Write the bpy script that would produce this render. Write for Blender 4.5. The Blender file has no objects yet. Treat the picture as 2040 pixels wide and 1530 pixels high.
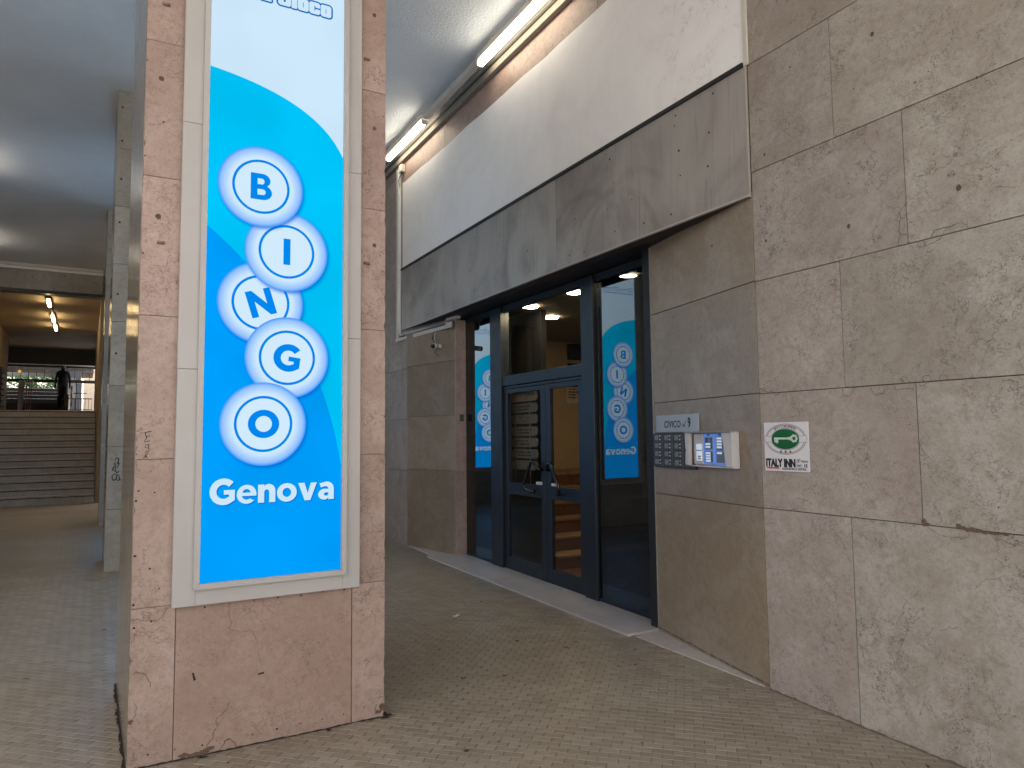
import bpy, bmesh, math, random
from mathutils import Matrix, Vector, Euler

random.seed(7)
S = bpy.context.scene
COL = S.collection

# ------------------------------------------------------------------ camera, sky, sun, exposure
EXPO = 2.35
cam_d = bpy.data.cameras.new('camera')
cam_d.sensor_width = 36.0
cam_d.lens = 1402.53 / 2040 * 36
cam_d.clip_start = 0.05
cam_d.clip_end = 600
cam = bpy.data.objects.new('camera', cam_d)
COL.objects.link(cam)
yaw, pitch, roll = math.radians(29.2317), math.radians(4.2085), math.radians(-0.6351)
fw = Vector((math.sin(yaw)*math.cos(pitch), math.cos(yaw)*math.cos(pitch), math.sin(pitch)))
rt = Vector((math.cos(yaw), -math.sin(yaw), 0))
up = rt.cross(fw)
r2 = rt*math.cos(roll) + up*math.sin(roll)
u2 = up*math.cos(roll) - rt*math.sin(roll)
M = Matrix((r2, u2, -fw)).transposed().to_4x4()
M.translation = (0, 0, 1.55)
cam.matrix_world = M
S.camera = cam

world = bpy.data.worlds.new('World')
S.world = world
world.use_nodes = True
wn = world.node_tree
wn.nodes.clear()
sky = wn.nodes.new('ShaderNodeTexSky')
sky.sky_type = 'NISHITA'
sky.sun_disc = False
sky.sun_elevation = math.radians(62)
sky.sun_rotation = math.radians(20)
sky.air_density = 1.2
sky.dust_density = 4.0
bg = wn.nodes.new('ShaderNodeBackground')
bg.inputs[1].default_value = 0.15
wo = wn.nodes.new('ShaderNodeOutputWorld')
hs = wn.nodes.new('ShaderNodeHueSaturation')        # thin bright cloud over the blue
hs.inputs['Saturation'].default_value = 0.35
tint = wn.nodes.new('ShaderNodeMix')
tint.data_type, tint.blend_type = 'RGBA', 'MULTIPLY'
tint.inputs[0].default_value = 1.0
tint.inputs[7].default_value = (1.10, 0.99, 0.90, 1)
wn.links.new(sky.outputs[0], hs.inputs['Color'])
wn.links.new(hs.outputs[0], tint.inputs[6])
wn.links.new(tint.outputs[2], bg.inputs[0])
wn.links.new(bg.outputs[0], wo.inputs[0])

sun_d = bpy.data.lights.new('sun', 'SUN')
sun_d.energy = 4.5
sun_d.angle = math.radians(0.5)
sun_d.color = (1.0, 0.95, 0.87)
sun = bpy.data.objects.new('sun', sun_d)
COL.objects.link(sun)
sd = Vector((math.sin(math.radians(20))*math.cos(math.radians(62)), math.cos(math.radians(20))*math.cos(math.radians(62)), math.sin(math.radians(62))))
sun.rotation_euler = sd.to_track_quat('Z', 'Y').to_euler()
sun.location = sd*60

S.view_settings.view_transform = 'Standard'
S.view_settings.look = 'None'
S.view_settings.exposure = EXPO
S.view_settings.gamma = 1
S.view_settings.use_curve_mapping = False
S.render.engine = 'CYCLES'
S.cycles.use_denoising = True
S.cycles.max_bounces = 10
S.cycles.diffuse_bounces = 8
S.cycles.glossy_bounces = 4
S.cycles.transparent_max_bounces = 12
S.cycles.sample_clamp_indirect = 6.0
S.cycles.caustics_reflective = False
S.cycles.caustics_refractive = False
K = 1.0 / (2 ** EXPO)      # a surface that shines at the value it shows

# ------------------------------------------------------------------ helpers
WM = {}                     # world matrix of every object made here

def lin(r, g, b):
    f = lambda c: (c/255)/12.92 if c/255 <= 0.04045 else ((c/255+0.055)/1.055)**2.4
    return (f(r), f(g), f(b), 1)

def link(o, parent=None, mw=None):
    COL.objects.link(o)
    mw = mw.copy() if mw is not None else Matrix.Identity(4)
    WM[o.name] = mw
    if parent is not None:
        o.parent = parent
        o.matrix_basis = WM[parent.name].inverted() @ mw
    else:
        o.matrix_basis = mw
    return o

def tag(o, label, cat, group=None):
    o['label'] = label
    o['category'] = cat
    if group:
        o['group'] = group
    return o

def thing(name, label, cat, loc=(0, 0, 0), group=None, mw=None):
    o = bpy.data.objects.new(name, None)
    o.empty_display_size = 0.1
    link(o, None, mw if mw is not None else Matrix.Translation(Vector(loc)))
    return tag(o, label, cat, group)

def mesh_of(bm, name, m, smooth=False):
    bmesh.ops.recalc_face_normals(bm, faces=bm.faces)
    me = bpy.data.meshes.new(name)
    bm.to_mesh(me)
    bm.free()
    for mm in (m if isinstance(m, (list, tuple)) else [m]):
        me.materials.append(mm)
    if smooth:
        for p in me.polygons:
            p.use_smooth = True
    return me

def obj(name, bm, m, parent=None, mw=None, smooth=False):
    me = mesh_of(bm, name, m, smooth)
    return link(bpy.data.objects.new(name, me), parent, mw)

def bm_box(bm, a, b):
    x0, y0, z0 = a
    x1, y1, z1 = b
    v = [bm.verts.new(p) for p in ((x0,y0,z0),(x1,y0,z0),(x1,y1,z0),(x0,y1,z0),(x0,y0,z1),(x1,y0,z1),(x1,y1,z1),(x0,y1,z1))]
    fs = [bm.faces.new([v[i] for i in f]) for f in ((0,3,2,1),(4,5,6,7),(0,1,5,4),(1,2,6,5),(2,3,7,6),(3,0,4,7))]
    return fs

def box(name, a, b, m, parent=None, frame=None, bevel=0.0, seg=1):
    """box given by two corners, in world space or in a frame; its origin sits at its centre"""
    a, b = Vector(a), Vector(b)
    c = (a+b)/2
    bm = bmesh.new()
    bm_box(bm, a-c, b-c)
    if bevel:
        bmesh.ops.bevel(bm, geom=bm.edges[:], offset=bevel, segments=seg, affect='EDGES', profile=0.6)
    mw = (frame if frame is not None else Matrix.Identity(4)) @ Matrix.Translation(c)
    return obj(name, bm, m, parent, mw)

def boxes(name, lst, m, parent=None, frame=None):
    bm = bmesh.new()
    for a, b in lst:
        bm_box(bm, a, b)
    return obj(name, bm, m, parent, frame)

def prism(name, pts, z0, z1, m, parent=None, frame=None):
    """polygon in the frame's x,y plane, given thickness along its z"""
    bm = bmesh.new()
    lo = [bm.verts.new((x, y, z0)) for x, y in pts]
    hi = [bm.verts.new((x, y, z1)) for x, y in pts]
    bm.faces.new(hi)
    bm.faces.new(lo[::-1])
    n = len(pts)
    for i in range(n):
        bm.faces.new((lo[i], lo[(i+1) % n], hi[(i+1) % n], hi[i]))
    return obj(name, bm, m, parent, frame)

def bm_tube(bm, pts, r, n=8):
    pts = [Vector(p) for p in pts]
    rings = []
    for i, p in enumerate(pts):
        t = (pts[min(i+1, len(pts)-1)] - pts[max(i-1, 0)]).normalized()
        a = t.cross(Vector((0, 0, 1)))
        if a.length < 0.05:
            a = t.cross(Vector((0, 1, 0)))
        a.normalize()
        b = t.cross(a)
        rr = r[i] if isinstance(r, (list, tuple)) else r
        rings.append([bm.verts.new(p + (a*math.cos(2*math.pi*k/n) + b*math.sin(2*math.pi*k/n))*rr) for k in range(n)])
    for A, B in zip(rings, rings[1:]):
        for k in range(n):
            bm.faces.new((A[k], A[(k+1) % n], B[(k+1) % n], B[k]))
    bm.faces.new(rings[0][::-1])
    bm.faces.new(rings[-1])

def tube(name, pts, r, m, parent=None, frame=None, n=8):
    bm = bmesh.new()
    bm_tube(bm, pts, r, n)
    return obj(name, bm, m, parent, frame, smooth=True)

def bm_disc(bm, cx, cy, z, rx, ry=None, n=24, jag=0.0):
    ry = ry or rx
    vs = []
    for k in range(n):
        q = 1 + random.uniform(-jag, jag)
        vs.append(bm.verts.new((cx + math.cos(2*math.pi*k/n)*rx*q, cy + math.sin(2*math.pi*k/n)*ry*q, z)))
    return bm.faces.new(vs)

def bm_ring(bm, cx, cy, z, ro, ri, yo=None, yi=None, n=64):
    yo, yi = yo or ro, yi or ri
    A = [bm.verts.new((cx+math.cos(2*math.pi*k/n)*ro, cy+math.sin(2*math.pi*k/n)*yo, z)) for k in range(n)]
    B = [bm.verts.new((cx+math.cos(2*math.pi*k/n)*ri, cy+math.sin(2*math.pi*k/n)*yi, z)) for k in range(n)]
    for k in range(n):
        bm.faces.new((A[k], A[(k+1) % n], B[(k+1) % n], B[k]))

def bm_ribbon(bm, pts, w, z, jag=0.35, wander=0.0):
    """a thin drawn line in the frame's plane, of uneven width; wander makes it ragged like a crack"""
    pts = [Vector((p[0], p[1])) for p in pts]
    if wander:
        for it in range(4):
            q = [pts[0]]
            for a, b in zip(pts, pts[1:]):
                d = b-a
                q += [(a+b)/2 + Vector((-d.y, d.x))*random.gauss(0, wander), b]
            pts = q
    fine = [pts[0]]
    for a, b in zip(pts, pts[1:]):
        n = max(1, int((b-a).length/0.02))
        fine += [a.lerp(b, k/n) for k in range(1, n+1)]
    L, R = [], []
    for i, p in enumerate(fine):
        t = fine[min(i+1, len(fine)-1)] - fine[max(i-1, 0)]
        if t.length < 1e-6:
            t = Vector((1, 0))
        t.normalize()
        nn = Vector((-t.y, t.x))*w/2*(1+random.uniform(-jag, jag))
        L.append(bm.verts.new((p.x+nn.x, p.y+nn.y, z)))
        R.append(bm.verts.new((p.x-nn.x, p.y-nn.y, z)))
    for i in range(len(L)-1):
        try:
            bm.faces.new((L[i], L[i+1], R[i+1], R[i]))
        except ValueError:
            pass

def frame(origin, along, normal):
    """x runs to the viewer's right along the face, y is up, z points out of the face"""
    a = Vector(along).normalized()
    n = Vector(normal).normalized()
    u = n.cross(a)
    m = Matrix((a, u, n)).transposed().to_4x4()
    m.translation = Vector(origin)
    return m

def text_bm(body, size, bold=0.0, extrude=0.0, spacing=1.0, shear=0.0, align='CENTER', sx=1.0):
    cu = bpy.data.curves.new('lettering', 'FONT')
    cu.body = body
    cu.size = size
    cu.offset = bold
    cu.extrude = extrude
    cu.space_character = spacing
    cu.shear = shear
    cu.align_x = align
    cu.resolution_u = 4
    ob = bpy.data.objects.new('lettering', cu)
    COL.objects.link(ob)
    dg = bpy.context.evaluated_depsgraph_get()
    me = bpy.data.meshes.new_from_object(ob.evaluated_get(dg))
    bpy.data.objects.remove(ob)
    bpy.data.curves.remove(cu)
    bm = bmesh.new()
    bm.from_mesh(me)
    bpy.data.meshes.remove(me)
    for v in bm.verts:
        v.co.x *= sx
    return bm

def text(name, body, size, m, parent, fr, at, rot=0.0, center=True, grow=0.0, **kw):
    bm = text_bm(body, size, **kw)
    if grow:                                   # heavier lettering: the outline swept round a small circle
        src = bmesh.new()
        me0 = bpy.data.meshes.new('lettering')
        bm.to_mesh(me0)
        for k in range(14):
            q = 2*math.pi*k/14
            n0 = len(bm.verts)
            bm.from_mesh(me0)
            bm.verts.ensure_lookup_table()
            for v in bm.verts[n0:]:
                v.co += Vector((math.cos(q)*grow, math.sin(q)*grow, -(k+1)*.00002))
        src.free()
        bpy.data.meshes.remove(me0)
    if center and bm.verts:
        ys = [v.co.y for v in bm.verts]
        dy = (min(ys)+max(ys))/2
        for v in bm.verts:
            v.co.y -= dy
    mw = fr @ Matrix.Translation(Vector(at)) @ Matrix.Rotation(rot, 4, 'Z')
    me = bpy.data.meshes.new(name)
    bm.to_mesh(me)
    bm.free()
    me.materials.append(m)
    return link(bpy.data.objects.new(name, me), parent, mw)

def arc(cx, cy, rx, ry, a0, a1, n=18):
    return [(cx+rx*math.cos(math.radians(a0+(a1-a0)*k/n)), cy+ry*math.sin(math.radians(a0+(a1-a0)*k/n))) for k in range(n+1)]

GLYPH = {       # heavy geometric capitals and small letters: contours on a cap height of 1, and the advance
    'I': ([[(0,0),(.25,0),(.25,1),(0,1)]], .25),
    'B': ([[(0,0)]+arc(.43,.285,.32,.285,-90,62)+arc(.40,.745,.29,.255,-38,90)+[(0,1)],
           [(.24,.19)]+arc(.42,.2975,.105,.1075,-90,90)+[(.24,.405)], [(.24,.59)]+arc(.39,.7,.09,.11,-90,90)+[(.24,.81)]], .75),
    'N': ([[(0,0),(0,1),(.23,1),(.65,.43),(.65,1),(.89,1),(.89,0),(.67,0),(.24,.585),(.24,0)]], .89),
    'G': ([arc(.52,.5,.53,.52,44,306,40)+[(.955,.16),(.955,.56),(.53,.56),(.53,.385),(.73,.385),(.73,.275)]+arc(.52,.5,.27,.275,-50,-318,36)], .97),
    'O': ([arc(.54,.5,.54,.52,0,350,48), arc(.54,.5,.285,.29,0,350,40)], 1.08),
    'e': ([[(.765,.295)]+arc(.385,.36,.385,.375,-4,318,40)+arc(.385,.36,.20,.215,308,198,18)+[(.20,.295)],
           [(.225,.425),(.535,.425)]+arc(.38,.43,.155,.135,0,180,16)], .77),
    'n': ([[(0,0),(0,.72),(.25,.72),(.25,.65)]+arc(.43,.46,.27,.275,125,0,16)+[(.70,0),(.45,0)]+arc(.35,.40,.10,.12,0,180,12)+[(.25,0)]], .70),
    'o': ([arc(.41,.36,.41,.375,0,352,48), arc(.41,.36,.175,.185,0,350,36)], .82),
    'v': ([[(0,.72),(.265,.72),(.40,.30),(.535,.72),(.79,.72),(.515,0),(.275,0)]], .79),
    'a': ([[(.44,0),(.68,0),(.68,.43)]+arc(.37,.43,.31,.305,0,112,18)+[(.06,.675),(.115,.50),(.22,.535),(.32,.545),(.41,.52),(.44,.455),(.44,.43),(.30,.43)]+arc(.28,.21,.28,.225,90,270,20)+[(.37,.01),(.44,.07)],
           [(.44,.285),(.34,.285)]+arc(.335,.215,.085,.07,90,270,12)+[(.40,.155),(.44,.20)]], .68),
}
BOXY = {        # squared display letters of the sign's top line
    'o': ([[(.08,0),(.54,0),(.62,.08),(.62,.64),(.54,.72),(.08,.72),(0,.64),(0,.08)], [(.25,.15),(.37,.15),(.37,.57),(.25,.57)]], .62),
    'c': ([[(.08,0),(.54,0),(.62,.08),(.62,.28),(.38,.28),(.38,.15),(.25,.15),(.25,.57),(.38,.57),(.38,.46),(.62,.46),(.62,.64),(.54,.72),(.08,.72),(0,.64),(0,.08)]], .62),
    'i': ([[(0,0),(.27,0),(.27,.72),(0,.72)], [(0,.82),(.27,.82),(.27,1),(0,1)]], .27),
    'G': ([[(.08,0),(.64,0),(.72,.08),(.72,.52),(.40,.52),(.40,.40),(.47,.40),(.47,.17),(.26,.17),(.26,.83),(.47,.83),(.47,.68),(.72,.68),(.72,.92),(.64,1),(.08,1),(0,.92),(0,.08)]], .72),
    'n': ([[(0,0),(.25,0),(.25,.57),(.38,.57),(.38,0),(.63,0),(.63,.64),(.55,.72),(0,.72)]], .63),
    'a': ([[(.08,0),(.66,0),(.62,.12),(.62,.64),(.54,.72),(.06,.72),(.06,.57),(.38,.57),(.38,.46),(.08,.46),(0,.38),(0,.08)], [(.25,.14),(.38,.14),(.38,.33),(.25,.33)]], .64),
    'Z': ([[(0,0),(.70,0),(.70,.2),(.32,.2),(.70,.8),(.70,1),(0,1),(0,.8),(.36,.8),(0,.22)]], .70),
    ' ': ([], .26),
}
def heavy(name, word, size, m, parent, fr, at, rot=0.0, sx=1.0, gap=.06, glyphs=None, grow=0.0):
    GLYPHS = glyphs or GLYPH
    cu = bpy.data.curves.new(name, 'CURVE')
    cu.dimensions = '2D'
    cu.fill_mode = 'BOTH'
    x = 0
    total = sum(GLYPHS[c][1] for c in word) + gap*(len(word)-1)
    for c in word:
        for con in GLYPHS[c][0]:
            sp = cu.splines.new('POLY')
            sp.points.add(len(con)-1)
            for pnt, (px_, py_) in zip(sp.points, con):
                pnt.co = ((x+px_-total/2)*size*sx, (py_-.5)*size, 0, 1)
            sp.use_cyclic_u = True
        x += GLYPHS[c][1] + gap
    ob = bpy.data.objects.new(name, cu)
    COL.objects.link(ob)
    me = bpy.data.meshes.new_from_object(ob.evaluated_get(bpy.context.evaluated_depsgraph_get()))
    bpy.data.objects.remove(ob)
    bpy.data.curves.remove(cu)
    if grow:
        bm = bmesh.new()
        for k in range(16):
            n0 = len(bm.verts)
            bm.from_mesh(me)
            bm.verts.ensure_lookup_table()
            for v in bm.verts[n0:]:
                v.co += Vector((math.cos(k*math.pi/8)*grow, math.sin(k*math.pi/8)*grow, -k*.00002))
        bm.to_mesh(me)
        bm.free()
    me.materials.clear()
    me.materials.append(m)
    return link(bpy.data.objects.new(name, me), parent, fr @ Matrix.Translation(Vector(at)) @ Matrix.Rotation(rot, 4, 'Z'))

def copy_tree(o, parent=None):
    c = o.copy()
    COL.objects.link(c)
    if parent is not None:
        c.parent = parent
    for ch in list(o.children):
        copy_tree(ch, c)
    return c

# ------------------------------------------------------------------ materials
class NT:
    def __init__(self, name):
        self.m = bpy.data.materials.new(name)
        self.m.use_nodes = True
        self.t = self.m.node_tree
        self.t.nodes.clear()
        self.out = self.n('ShaderNodeOutputMaterial')
    def n(self, kind, **kw):
        o = self.t.nodes.new(kind)
        for k, v in kw.items():
            setattr(o, k, v)
        return o
    def l(self, a, b):
        self.t.links.new(a, b)
    def put(self, sock, v):
        if isinstance(v, bpy.types.NodeSocket):
            self.l(v, sock)
        elif isinstance(v, (tuple, list)) and len(v) == 3 and sock.type == 'RGBA':
            sock.default_value = (*v, 1)
        else:
            sock.default_value = v
    def math(self, op, a, b=0.0, clamp=False):
        o = self.n('ShaderNodeMath', operation=op, use_clamp=clamp)
        self.put(o.inputs[0], a)
        self.put(o.inputs[1], b)
        return o.outputs[0]
    def vmath(self, op, a, b):
        o = self.n('ShaderNodeVectorMath', operation=op)
        self.put(o.inputs[0], a)
        self.put(o.inputs[1], b)
        return o.outputs[0]
    def mix(self, f, a, b, mode='MIX'):
        o = self.n('ShaderNodeMix', data_type='RGBA', blend_type=mode)
        self.put(o.inputs[0], f)
        self.put(o.inputs[6], a)
        self.put(o.inputs[7], b)
        return o.outputs[2]
    def noise(self, co, scale, detail=5, rough=0.55, dist=0.0):
        o = self.n('ShaderNodeTexNoise')
        self.l(co, o.inputs['Vector'])
        o.inputs['Scale'].default_value = scale
        o.inputs['Detail'].default_value = detail
        o.inputs['Roughness'].default_value = rough
        o.inputs['Distortion'].default_value = dist
        return o
    def ramp(self, v, p0, p1):
        o = self.n('ShaderNodeMapRange', interpolation_type='SMOOTHSTEP')
        self.l(v, o.inputs[0])
        o.inputs[1].default_value = p0
        o.inputs[2].default_value = p1
        return o.outputs[0]
    def scale(self, co, s):
        return self.vmath('MULTIPLY', co, s)
    def bsdf(self, color, rough=0.6, metal=0.0, spec=0.5, bump=None, bstr=0.2, bdist=0.01):
        b = self.n('ShaderNodeBsdfPrincipled')
        self.put(b.inputs['Base Color'], color)
        self.put(b.inputs['Roughness'], rough)
        self.put(b.inputs['Metallic'], metal)
        self.put(b.inputs['Specular IOR Level'], spec)
        if bump is not None:
            bp = self.n('ShaderNodeBump')
            bp.inputs['Strength'].default_value = bstr
            bp.inputs['Distance'].default_value = bdist
            self.l(bump, bp.inputs['Height'])
            self.l(bp.outputs[0], b.inputs['Normal'])
        self.l(b.outputs[0], self.out.inputs[0])
        return b
    def obj_co(self, spread=23.0):
        tc = self.n('ShaderNodeTexCoord')
        oi = self.n('ShaderNodeObjectInfo')
        s = self.n('ShaderNodeCombineXYZ')
        self.l(self.math('MULTIPLY', oi.outputs['Random'], spread), s.inputs[0])
        self.l(self.math('MULTIPLY', oi.outputs['Random'], spread*1.7), s.inputs[1])
        self.l(self.math('MULTIPLY', oi.outputs['Random'], spread*0.6), s.inputs[2])
        return self.vmath('ADD', tc.outputs['Object'], s.outputs[0]), oi.outputs['Random']

def stone(name, base, light, dark, vein, rough=0.5, grain=(14, 14, 0.9), veins=1.0, var=0.16, streak=0.35):
    """sawn limestone slab: clouds, fine crackle veins, vertical saw streaks, pores"""
    t = NT(name)
    co, rnd = t.obj_co()
    n1 = t.noise(co, 2.2, 10, 0.68, 0.7)
    n2 = t.noise(co, 9, 10, 0.72, 1.0)
    c = t.mix(t.ramp(n1.outputs[0], 0.40, 0.62), base, light)
    c = t.mix(t.math('MULTIPLY', t.ramp(n2.outputs[0], 0.50, 0.70), 0.55), c, dark)
    big = t.noise(t.scale(co, (1.0, 1.0, 1.0)), 0.8, 4, 0.6, 0.5)
    c = t.mix(t.math('MULTIPLY', t.ramp(big.outputs[0], 0.48, 0.72), 0.45), c, dark)
    st = t.noise(t.scale(co, grain), 1.6, 5, 0.65)
    c = t.mix(t.math('MULTIPLY', t.ramp(st.outputs[0], 0.46, 0.70), streak), c, dark)
    wv = t.noise(co, 5, 6, 0.62)
    wob = t.vmath('ADD', co, t.scale(wv.outputs['Color'], (0.6, 0.6, 0.6)))
    vo = t.n('ShaderNodeTexVoronoi', feature='DISTANCE_TO_EDGE')
    t.l(wob, vo.inputs['Vector'])
    vo.inputs['Scale'].default_value = 2.6
    line = t.math('SUBTRACT', 1.0, t.ramp(vo.outputs['Distance'], 0.0, 0.013))
    mask = t.ramp(t.noise(co, 3.3, 4, 0.6).outputs[0], 0.43, 0.57)
    c = t.mix(t.math('MULTIPLY', t.math('MULTIPLY', line, mask), min(1.0, 0.95*veins)), c, vein)
    wv3 = t.noise(co, 16, 5, 0.6)
    wob3 = t.vmath('ADD', wob, t.scale(wv3.outputs['Color'], (0.16, 0.16, 0.16)))
    vo2 = t.n('ShaderNodeTexVoronoi', feature='DISTANCE_TO_EDGE')
    t.l(wob3, vo2.inputs['Vector'])
    vo2.inputs['Scale'].default_value = 9
    line2 = t.math('SUBTRACT', 1.0, t.ramp(vo2.outputs['Distance'], 0.0, 0.035))
    mask2 = t.ramp(t.noise(co, 2.7, 5, 0.65, 0.5).outputs[0], 0.44, 0.60)
    c = t.mix(t.math('MULTIPLY', t.math('MULTIPLY', line2, mask2), min(0.85, 0.75*veins)), c, vein)
    po = t.noise(co, 70, 3, 0.6)
    pores = t.ramp(po.outputs[0], 0.67, 0.73)
    c = t.mix(t.math('MULTIPLY', pores, 0.8), c, vein)
    fine = t.noise(co, 75, 4, 0.75)
    c = t.mix(t.math('MULTIPLY', t.ramp(fine.outputs[0], 0.45, 0.68), 0.45), c, dark)
    mid = t.noise(co, 27, 7, 0.68, 0.6)
    c = t.mix(t.math('MULTIPLY', t.ramp(mid.outputs[0], 0.52, 0.74), 0.40), c, dark)
    c = t.mix(t.math('MULTIPLY', t.ramp(mid.outputs[0], 0.46, 0.28), 0.35), c, light)
    hv = t.n('ShaderNodeHueSaturation')
    t.l(c, hv.inputs['Color'])
    t.l(t.math('ADD', t.math('MULTIPLY', rnd, var), 1.0-var/2), hv.inputs['Value'])
    h = t.math('SUBTRACT', t.math('MULTIPLY', n2.outputs[0], 0.4), t.math('ADD', pores, t.math('MULTIPLY', t.math('MULTIPLY', line, mask), 0.6)))
    rg = t.math('ADD', t.math('MULTIPLY', n2.outputs[0], 0.25), rough-0.12)
    t.bsdf(hv.outputs[0], rg, bump=h, bstr=0.25, bdist=0.003)
    return t.m

def plain(name, color, rough=0.5, metal=0.0, spec=0.5, mott=0.12, scale=8.0, bump=0.0):
    t = NT(name)
    tc = t.n('ShaderNodeTexCoord')
    n = t.noise(tc.outputs['Object'], scale, 5, 0.6, 0.3)
    c = t.mix(t.math('MULTIPLY', t.ramp(n.outputs[0], 0.35, 0.7), mott*3), color, tuple(x*0.68 for x in color[:3]))
    t.bsdf(c, t.math('ADD', t.math('MULTIPLY', n.outputs[0], 0.2), rough-0.1), metal, spec,
           bump=n.outputs[0] if bump else None, bstr=bump)
    return t.m

def emit(name, color, strength, mott=0.0):
    t = NT(name)
    e = t.n('ShaderNodeEmission')
    if mott:
        tc = t.n('ShaderNodeTexCoord')
        n = t.noise(tc.outputs['Object'], 1.7, 2, 0.5)
        c = t.mix(t.math('MULTIPLY', t.ramp(n.outputs[0], 0.35, 0.72), mott), color, tuple(x*0.72 for x in color[:3]))
        t.l(c, e.inputs[0])
    else:
        e.inputs[0].default_value = (*color[:3], 1)
    e.inputs[1].default_value = strength
    t.l(e.outputs[0], t.out.inputs[0])
    return t.m

TAN = stone('tan_travertine', (0.300, 0.207, 0.170), (0.345, 0.250, 0.212), (0.235, 0.157, 0.125), (0.12, 0.08, 0.065), streak=0.5, veins=.8)
BEIGEP = stone('pinkish_limestone', (0.318, 0.273, 0.24), (0.38, 0.34, 0.306), (0.205, 0.165, 0.138), (0.09, 0.07, 0.058))
PINK = stone('pink_travertine', (0.335, 0.238, 0.203), (0.40, 0.30, 0.262), (0.235, 0.160, 0.13), (0.10, 0.068, 0.056), streak=0.5)
BEIGE = stone('beige_limestone', (0.322, 0.286, 0.245), (0.39, 0.36, 0.318), (0.205, 0.168, 0.13), (0.085, 0.066, 0.052), veins=1.25)
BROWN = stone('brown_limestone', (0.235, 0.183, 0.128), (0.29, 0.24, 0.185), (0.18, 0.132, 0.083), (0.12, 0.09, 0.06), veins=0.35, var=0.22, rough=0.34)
GREYST = stone('grey_limestone', (0.27, 0.25, 0.21), (0.33, 0.31, 0.27), (0.19, 0.17, 0.135), (0.09, 0.08, 0.065), veins=0.5)
POLISH = stone('polished_limestone', (0.23, 0.195, 0.155), (0.26, 0.23, 0.19), (0.17, 0.14, 0.105), (0.12, 0.10, 0.08), rough=0.16, veins=0.2)
MORTAR = plain('dark_mortar', (0.03, 0.025, 0.02), 0.9)
SLOT = plain('dark_hole', (0.02, 0.016, 0.013), 0.9)
PLUG = plain('brown_plug', (0.085, 0.062, 0.05), 0.8)
CRACK = plain('crack_line', (0.125, 0.10, 0.08), 0.9)
SCAR = plain('raw_broken_stone', (0.13, 0.085, 0.062), 0.95, mott=0.25, scale=40)
GREY_AL = plain('grey_painted_metal', (0.40, 0.39, 0.385), 0.45, mott=0.05, scale=2.5)
ANTH = plain('anthracite_frame', (0.009, 0.012, 0.019), 0.40, mott=0.05)
BLACKP = plain('black_paint', (0.012, 0.012, 0.013), 0.5)
BLACKGL = plain('black_gloss', (0.008, 0.008, 0.009), 0.16)
CREAM = plain('cream_plastic', (0.60, 0.56, 0.50), 0.5, mott=0.10, scale=5)
WHITEM = plain('white_enamel', (0.72, 0.71, 0.69), 0.4, mott=0.06)
STEELM = plain('brushed_steel', (0.42, 0.43, 0.45), 0.38, 0.7, mott=0.08)
PAPER = plain('white_paper', (0.75, 0.74, 0.72), 0.8)
INKB = plain('black_ink', (0.012, 0.012, 0.014), 0.6)

# ceiling plaster, rough sprayed
t = NT('ceiling_plaster')
tc = t.n('ShaderNodeTexCoord')
n1 = t.noise(tc.outputs['Object'], 0.5, 5, 0.6)
n2 = t.noise(tc.outputs['Object'], 34, 4, 0.7)
c = t.mix(t.ramp(n1.outputs[0], 0.3, 0.7), (0.75, 0.81, 0.88), (0.64, 0.69, 0.75))
t.bsdf(c, 0.55, bump=n2.outputs[0], bstr=0.6, bdist=0.03)
CEIL = t.m

# white wall paint over stone, rubbed and stained towards one end
t = NT('white_wall_paint')
tc = t.n('ShaderNodeTexCoord')
n1 = t.noise(tc.outputs['Object'], 1.7, 7, 0.65, 1.0)
n2 = t.noise(tc.outputs['Object'], 12, 6, 0.7, 2.5)
sx = t.n('ShaderNodeSeparateXYZ')
t.l(tc.outputs['Object'], sx.inputs[0])
near = t.ramp(sx.outputs[0], 1.9, 3.1)
c = t.mix(t.ramp(n1.outputs[0], 0.35, 0.75), (0.86, 0.845, 0.84), (0.79, 0.775, 0.775))
stain = t.math('MULTIPLY', t.math('MULTIPLY', t.ramp(n2.outputs[0], 0.50, 0.72), t.ramp(n1.outputs[0], 0.42, 0.62)), near)
c = t.mix(t.math('MULTIPLY', stain, 0.85), c, (0.40, 0.29, 0.26))
t.bsdf(c, 0.62, bump=n1.outputs[0], bstr=0.06)
WPAINT = t.m

# dull sheet metal: rain streaks, wipe marks, a darker lower edge of dirt
t = NT('dull_sheet_metal')
tc = t.n('ShaderNodeTexCoord')
ob = tc.outputs['Object']
n1 = t.noise(ob, 0.9, 6, 0.6, 0.8)
stk = t.noise(t.scale(ob, (9, 0.45, 1)), 3.0, 5, 0.65)
sm = t.noise(t.vmath('ADD', ob, (3.1, 0.4, 0)), 1.5, 3, 0.5, 2.6)
c = t.mix(t.ramp(n1.outputs[0], 0.35, 0.7), (0.425, 0.395, 0.36), (0.27, 0.238, 0.22))
c = t.mix(t.math('MULTIPLY', t.ramp(stk.outputs[0], 0.5, 0.75), 0.42), c, (0.19, 0.16, 0.145))
ge = t.n('ShaderNodeNewGeometry')
sp = t.n('ShaderNodeSeparateXYZ')
t.l(t.vmath('ADD', ge.outputs['Position'], t.scale(sm.outputs['Color'], (0, .10, .10))), sp.inputs[0])
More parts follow.
